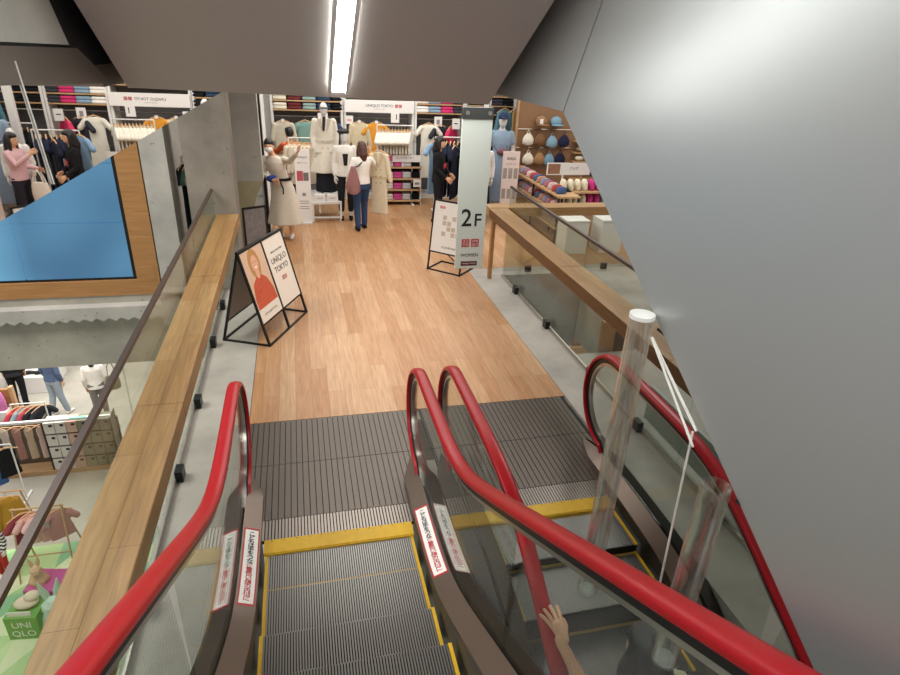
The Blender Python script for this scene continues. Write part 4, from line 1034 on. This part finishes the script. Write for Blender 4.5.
logo(t, Matrix.Translation((-.055, -.0125, -1.455)) @ FRONT, .095)
text('WOMEN', .056, M_ink, t, Matrix.Translation((.0, -.0135, -1.605)) @ FRONT)
kid(t, 'name_plate', MB().box(-.1, .1, -.0135, -.0121, -1.735, -1.68), mat('dark_red_plate', '5a1d22', .5)); text('UNIQLO TOKYO', .022, M_offw, t, Matrix.Translation((0, -.0142, -1.707)) @ FRONT)

# ------------------------------------------------------------------ clear guard tubes hung under the crossing escalator
for (y, za, zb, lab) in ((1.30, 2.475, 1.46, 'longer clear acrylic guard tube hanging beside the red handrail'), (.89, 2.245, 1.66, 'shorter clear acrylic guard tube hanging nearer the viewer by the grey cladding')):
    t = thing('guard_tube', lab, 'guard tube', (.868, y, za), 0)
    r = .033; Ln = za - zb
    kid(t, 'tube', MB().lathe([(r, 0), (r, -Ln), (r - .006, -Ln), (r - .006, 0)], n=28), M_acr) if False else None
    n = 28; o = MB(); R = []
    for rr, z in ((r, 0), (r, -Ln), (r - .007, -Ln), (r - .007, 0)): R.append([(rr * math.cos(2 * PI * i / n), rr * math.sin(2 * PI * i / n), z) for i in range(n)])
    o.loft(R + [R[0]], cap=False); kid(t, 'tube_wall', o, M_acr)
    if y > 1: kid(t, 'top_cap', MB().lathe([(r + .001, .001), (r + .001, .012), (r - .01, .014)], n=28), M_white)
    kid(t, 'bottom_cap', MB().lathe([(r - .0075, -Ln), (r - .0075, -Ln + .012)], n=28), mat('frosted_acrylic', 'dfe3df', .4))
    kid(t, 'hook', MB().tube([(r, -.03, -.02), (r + .01, -.05, -.03), (r + .02, -.06, 0.02)], .004, 6), M_black)
gt = [o for o in C.objects if o.get('label', '').startswith('longer clear acrylic')][0]
M_cord = mat('white_cord', 'd9d6cf', .5)
for a, b, c in (((.022, -.03, -.045), (.022, -.28, -.175), .004), ((.007, -.05, -.035), (.007, -.3, -.205), .0035), ((.012, -.28, -.175), (.022, -.30, -.72), .003)):
    MB().tube([a, b], c, 6).build('cord', M_cord, gt)

# ------------------------------------------------------------------ video wall
t = thing('video_wall', 'big video wall showing a blue picture in an oak surround on the left', 'screen', (-3.5, 8.4, .1))
bw, bh = 1.26, .728
fr = MB()
kid(t, 'backing', MB().box(-5.2, 1.27, .035, .05, .05, 2.95), M_black); kid(t, 'frame', MB().box(1.27, 1.32, -.06, .05, .02, 2.95), M_black); kid(t, 'frame', MB().box(-5.2, 1.27, -.06, .05, .02, .05), M_black)
for i in range(5):
    for j in range(4):
        kid(t, 'screen_panel', MB().box(1.27 - (i + 1) * (bw + .018) + .018, 1.27 - i * (bw + .018), -.05, .03, .05 + j * (bh + .016), .05 + j * (bh + .016) + bh), M_screen)

# ------------------------------------------------------------------ ground floor below the left void
G = -4.6
pal = [mat('rug_' + c, c, .9) for c in ('9fcf8f', 'c4dfa8', '86bd94', 'b5d59a', '74ae98', 'd9e4bb')]
m = MB(); nx, ny = 7, 9
pt = [[(-6.6 + 4.2 * i / nx + (random.uniform(-.2, .2) if 0 < i < nx else 0), 3.6 + 5.1 * j / ny + (random.uniform(-.2, .2) if 0 < j < ny else 0)) for j in range(ny + 1)] for i in range(nx + 1)]
for i in range(nx):
    for j in range(ny):
        a, b, c, d = pt[i][j], pt[i + 1][j], pt[i + 1][j + 1], pt[i][j + 1]
        for tri in ((a, b, c), (a, c, d)): m.add([(x, y, G + .012) for x, y in tri], [(0, 1, 2)], random.randrange(6))
m.box(-6.6, -2.4, 3.6, 8.7, G + .001, G + .011, 0)
tag(m.build('play_rug', pal, None, 0), 'green patchwork rug of triangles on the ground floor at the lower left', 'rug')
# shelf of boxes
t = thing('box_shelf', 'wide shelf of boxed goods with a white top rail on the ground floor', 'shelf', (-5.2, 10.75, G))
kid(t, 'base', MB().box(-1.9, 1.5, -.1, .25, 0, .1), M_shelfwood); kid(t, 'back_panel', MB().box(-1.9, 1.5, .2, .25, .1, 1.0), M_brown)
kid(t, 'top_rail', MB().box(-1.9, 1.5, -.13, -.08, 1.19, 1.24), M_offw, bev=.005)
for x in (-1.88, .315, 1.47): kid(t, 'divider', MB().box(x, x + .015, -.1, .2, .1, 1.19), M_cap)
for z in (.37, .64, .91): kid(t, 'shelf', MB().box(.33, 1.47, -.08, .2, z - .012, z), M_cap)
for i in range(6):
    for j in range(4):
        cc, cn = (('d9d6cf', 'white'), ('d6d2ca', 'white'), ('c9a797', 'pinkish'), ('7f7f6c', 'olive grey'), ('7b7b69', 'olive grey'), ('787867', 'olive grey'))[i]
        b = thing('goods_box', '%s box, %s column from the left, %s row of the ground floor shelf' % (cn, ('first', 'second', 'third', 'fourth', 'fifth', 'last')[i], ('bottom', 'third', 'second', 'top')[j]), 'box', (-4.77 + .187 * i, 10.72, G + (.1, .37, .64, .91)[j]), 0, 'boxes in the ground floor shelf')
        kid(b, 'box_body', MB().box(-.088, .088, -.06, .2, 0, .235), mat('box_' + cc, cc, .6), bev=.004)
        kid(b, 'box_mark', MB().box(-.0, .06, -.0615, -.0601, .15, .2), M_ink)
for i in range(5):
    o = hung('%s scarf hanging in the left part of the box shelf' % ('brown', 'cream', 'rose', 'beige', 'pale pink')[i], (-5.75 + .2 * i, 10.74, G + 1.05), .4, 'sleeveless', ('8f7562', 'e0d4c4', 'b98a80', 'c9b59b', 'd9bdb2')[i], .7, .075, 0, 'scarves on the box shelf', 'scarf', 'hanging_scarf')
tag(MB().cbox((-4.25, 10.63, G + 1.246), (.28, .06, .012)).build('price_strip', mat('mint_card', '7fd0b0', .5), None, 0, .003), 'mint green price strip lying on the white rail of the box shelf', 'card')
# white rail with jeans in front
rack('white low rail with jeans at the left edge of the picture, ground floor', (-5.55, 10.0, G), -.5, .42, 1.2)
for i, (lab, col, L) in enumerate((('blue jeans on the white low rail, left ones', '3f5f93', .75), ('black shorts on the white low rail, right of the jeans', '1d1e22', .55), ('dark blue jeans at the far left of the white low rail', '33507f', .75))):
    hung(lab, (-5.5 + (.0, .26, -.3)[i], 10.0, G + 1.09), .6, 'sleeveless', col, L, .16, .1, None, 'trousers', 'hanging_trousers')
# rack of coloured tops further back, plinths, wooden board
rack('rack of red and black tops on the ground floor, behind the box shelf', (-5.5, 11.75, G), -.3, .3, .98)
for i, (c, n) in enumerate((('c4444f', 'red'), ('8fa6b0', 'grey blue'), ('b5505b', 'rose'), ('26272c', 'black'), ('2f3138', 'charcoal'))):
    hung('%s top on the rack behind the box shelf' % n, (-5.72 + .11 * i, 11.75, G + .87), .8, 'short', c, .55, .17, 0, 'tops on the rack behind the box shelf')
t = thing('wooden_board', 'brown wooden partition behind the box shelf at the left edge', 'partition', (-6.2, 12.1, G)); kid(t, 'panel', MB().box(-.6, .3, -.03, .03, 0, 1.15), M_panelwood); kid(t, 'end_post', MB().box(.3, .36, -.05, .05, 0, 1.2), M_shelfwood)
tote('tote_bag', 'pink bag standing against the brown wooden partition', 'bag', (-6.15, 11.95, G + .75), 0, .2, .4, .06, 'cf7fb4', .12)
tag(MB().box(-6.35, -5.95, 11.85, 12.05, G, G + .75).build('low_plinth', M_white, None, 0, .004), 'low white plinth under the pink bag', 'plinth')
for i, (x, lab) in enumerate(((-7.5, 'white display plinth at the left edge, farthest left'), (-6.35, 'white display plinth with dark shoes, behind the wooden partition'))):
    tag(MB().box(x - .45, x + .45, 13.9, 14.9, G, G + .42).build('display_plinth', M_white, None, 0, .01), lab, 'plinth', 'white plinths')
for i, x in enumerate((-6.5, -6.2)):
    tag(MB().limb([(x, 14.05, G + .46), (x + .12, 14.1, G + .46), (x + .25, 14.1, G + .45)], [.05, .05, .035], 10).build('shoe', M_black), 'black shoe on the white plinth, %s one' % ('left', 'right')[i], 'shoe', 'shoes on the plinth')
# people on the ground floor
figure('person in a white quilted jacket and grey trousers on the ground floor', (-4.5, 12.55, G), .3, 1.58, top=('dcd6cd', .85, 'long'), bottom=('trousers', '77746c', .1), hair=('black', .12))
tote('shoulder_bag', 'olive bag at the hip of the person in the white quilted jacket', 'bag', (-4.14, 12.5, G + .75), .3, .14, .32, .06, '6d6a52', .4)
figure('person in a denim jacket, pale jeans and white shoes on the ground floor', (-5.42, 12.85, G), -.5, 1.68, J=dict(anL=(-.12, -.1, .085), knL=(-.1, .0, .5), anR=(.1, .1, .085)), top=('51617d', .9, 'long'), bottom=('trousers', '97a3ae', .1), hair=('black', 0), shoes='e4e1dc')
figure('person in black trousers and a dark coat on the ground floor', (-6.35, 13.35, G), .1, 1.7, top=('2a2a2d', .8, 'long'), bottom=('trousers', '17171a', .08), hair=('black', 0))
# children's corner
t = thing('kids_rack', 'wooden A-frame rack of pink children\'s clothes on the green rug', 'rack', (-4.13, 8.2, G))
for s in (-1, 1):
    for a in (-.32, .32): kid(t, 'leg', MB().tube([(a * 1.2, s * .3, 0), (a, 0, 1.22)], .014, 8), M_shelfwood)
kid(t, 'rail', MB().tube([(-.36, 0, 1.2), (.36, 0, 1.2)], .014, 8), M_shelfwood); kid(t, 'brace', MB().tube([(-.37, -.2, .45), (.37, -.2, .45)], .011, 8), M_shelfwood)
for i, (c, n) in enumerate((('8d3f45', 'maroon'), ('d9a9a3', 'blush pink'), ('dcb3ad', 'pale pink'), ('d6a7a4', 'rose pink'), ('b98389', 'dusty pink'))):
    hung("%s child's dress on the wooden A-frame rack" % n, (-4.36 + .12 * i, 8.2, G + 1.085), .55, 'short', c, .5, .16, .18, "children's clothes on the A-frame rack", 'dress', 'childs_dress')
tag(MB().cbox((-3.98, 8.02, G + 1.0), (.07, .012, .12)).build('price_card', mat('grey_print', '8d8a88', .7)), 'grey price card on the wooden A-frame rack', 'price card')
t = thing('kids_rack', 'rack with a mustard coat on the green rug, at the left edge', 'rack', (-4.86, 8.75, G))
for s in (-1, 1): kid(t, 'leg', MB().tube([(s * .35, .2, 0), (s * .3, 0, 1.15)], .013, 8), M_shelfwood)
kid(t, 'rail', MB().tube([(-.33, 0, 1.14), (.33, 0, 1.14)], .013, 8), M_shelfwood)
for i, (lab, c) in enumerate((("mustard child's coat on the rack at the left edge, right one", 'b98d36'), ("golden child's coat on the rack at the left edge, left one", 'c79a43'))):
    hung(lab, (-4.76 - .16 * i, 8.72, G + 1.03), .5, 'long', c, .7, .15, .15, None, 'coat', 'childs_coat')
M_str = bpy.data.materials.new('striped_knit'); M_str.use_nodes = True; N_, L_ = nodes(M_str)
wv = N_.new('ShaderNodeTexWave'); wv.bands_direction = 'Z'; wv.inputs['Scale'].default_value = 5.2; tc_ = N_.new('ShaderNodeTexCoord'); L_.new(tc_.outputs['Object'], wv.inputs['Vector'])
rp_ = N_.new('ShaderNodeValToRGB'); rp_.color_ramp.interpolation = 'CONSTANT'; rp_.color_ramp.elements[1].position = .5; rp_.color_ramp.elements[0].color = (.012, .012, .014, 1); rp_.color_ramp.elements[1].color = (.75, .73, .7, 1)
L_.new(wv.outputs['Color'], rp_.inputs[0]); L_.new(rp_.outputs[0], N_['Principled BSDF'].inputs['Base Color'])
MATS['fabric_stripe'] = M_str
figure("child mannequin in a black and white striped top and red trousers", (-4.78, 8.12, G), PI - .2, 1.1, mannequin=True, top=('stripe', .85, 'long'), bottom=('trousers', 'b5352f', .1), hair=None, shoes='dddad4')
def crate(label, loc, sx, sy, sz, m, rz=0):
    t = thing('display_box', label, 'box', loc, rz); kid(t, 'box_body', MB().box(-sx / 2, sx / 2, -sy / 2, sy / 2, 0, sz), m, bev=.006); return t
gb = crate('green box lettered in white on the green rug', (-4.06, 7.03, G), .42, .36, .42, mat('green_box', '63a64c', .6), -.12)
text('UNI', .15, M_offw, gb, Matrix.Translation((0, -.182, .28)) @ FRONT); text('QLO', .15, M_offw, gb, Matrix.Translation((0, -.182, .12)) @ FRONT)
kid(gb, 'card', MB().box(-.16, .14, -.15, -.14, .42, .5), M_offw)
crate('magenta box on the green rug behind the green box', (-3.93, 7.5, G), .48, .42, .42, mat('magenta_box', 'c24b97', .6), -.2)
crate('lilac box half hidden behind the magenta box', (-3.62, 7.62, G), .3, .36, .34, mat('lilac_box', 'b9b6d3', .6), .2)
def rabbit(label, loc, rz, k, m, nm='paper_rabbit'):
    t = thing(nm, label, 'figurine', loc, rz)
    kid(t, 'body', MB().loft([ring(0, 0, z * k, rx * k, ry * k, 6) for z, rx, ry in ((0, .2, .16), (.1, .22, .17), (.28, .14, .11), (.34, .08, .07))]).loft([ring(0, -.04 * k, z * k, a * k, b * k, 6) for z, a, b in ((.30, .07, .08), (.38, .13, .14), (.47, .12, .12), (.53, .05, .06))]), m, 0, 0, 20)
    for s in (-1, 1): kid(t, 'ear', MB().loft([ring(s * .05 * k + s * f * .05 * k, .02 * k, (.48 + f * .3) * k, a * k, a * .5 * k, 6) for f, a in ((0, .035), (.4, .05), (1, .008))]), m, 0, 0, 20)
rabbit('beige folded-paper rabbit standing on the magenta box', (-4.02, 7.47, G + .42), .3, .62, mat('beige_paper', 'dcb798', .7))
rabbit('pale mint folded-paper animal beside the green box', (-3.68, 6.98, G), .2, 1.15, mat('mint_paper', 'c2dccb', .7))
tag(MB().ell((-4.05, 7.07, G + .48), (.16, .12, .06)).ell((-3.98, 7.1, G + .55), (.1, .09, .06)).build('folded_knit', cloth('dccfb8')), 'cream bundle of knitwear lying on the green box', 'clothes')
# goods below the right void
t = thing('goods_shelf', 'low shelf of beige bags on the ground floor, seen through the right void', 'shelf', (7.6, 13.8, G))
kid(t, 'shelf', MB().box(-1.2, 1.6, -.3, .3, 0, .4), M_shelfwood); kid(t, 'back_panel', MB().box(-1.2, 1.6, .25, .3, .4, 1.6), M_brown)
for i in range(5):
    b = thing('goods_bag', '%s bag on the low shelf under the right void' % ('first beige', 'second brown', 'third cream', 'fourth tan', 'last beige')[i], 'bag', (6.75 + .5 * i, 13.75, G + .4), 0, 'bags under the right void')
    kid(b, 'bag_body', MB().loft([ring(0, 0, z, .2 * a, .14 * a, 14) for z, a in ((0, .8), (.1, 1), (.4, .9), (.5, .5))]), cloth(('cdb998', '8a6a50', 'd8ccb4', 'b0906a', 'c9b493')[i]))
t = thing('wooden_pier', 'upright oak board with a black side at the near edge of the right void', 'panel', (3.42, 5.62, -.5)); kid(t, 'oak_face', MB().box(-.14, .03, .0, .06, 0, .87), M_panelwood, bev=.003); kid(t, 'black_side', MB().box(.031, .16, .0, .06, 0, .8), M_dark)
# reflected shop sign in the right balustrade glass, painted onto a board behind it
t = thing('reflected_sign', 'low pale grey board imitating a lettered reflection in the right-hand balustrade glass', 'sign', (3.0, 3.4, .08), -PI / 2)
kid(t, 'board', MB().box(-.75, .6, 0, .03, .0, .34), mat('pale_grey_panel', 'b2b4b0', .5)); text('Theory', .135, M_ink, t, Matrix.Translation((-.06, -.002, .2)) @ FRONT, bold=.003)
kid(t, 'blue_reflection', MB().box(.2, .4, -.006, -.001, .02, .3), mat('reflected_blue', '6fa9cf', .4)); kid(t, 'dark_reflection', MB().box(.4, .58, -.006, -.001, .0, .33), M_dark)
# ------------------------------------------------------------------ rider on the sinking escalator
zst = -zramp(1.18, 2.42) - .012
W0 = Vector((1.36, 1.37, zst)); K = 1.72 / 1.7
def loc_(p): return tuple((Vector(p) - W0) / K)
HM = aim((1.083, 1.735, .618), (-.22, .82, .42), (.1, -.4, 1))
ps = figure('person with dark hair on the sinking escalator, bare hand on its red inner handrail', tuple(W0), 0, 1.72, lean=(-.12, .03),
       J=dict(elL=tuple(Vector(loc_((1.16, 1.42, .44))) - Vector((-.12 * .3, 0, 0))), wrL=tuple(Vector(loc_((1.083, 1.725, .613))) - Vector((-.12 * .25, .03 * .25, 0)))),
       top=('b9b49c', .85, 'short'), bottom=('trousers', '1b1b1e', .1), hair=('black', .16), hands={'L': (Matrix.Scale(1 / K, 4) @ Matrix.Translation(-W0) @ HM, .2, .3)})
for i in range(3):
    kid(ps, 'sleeve_stripe', MB().tube([(.06 + .055 * i, -.09, 1.44 - .035 * i), (.055 + .06 * i, 0, 1.475 - .045 * i), (.05 + .055 * i, .09, 1.44 - .035 * i)], .012, 6), (M_black, cloth('ded8c4'), M_black)[i])
# cleanup of anything left without a user
for o in list(C.objects):
    if o.type == 'MESH' and o.parent is None and 'category' not in o and 'kind' not in o: print('UNTAGGED', o.name)
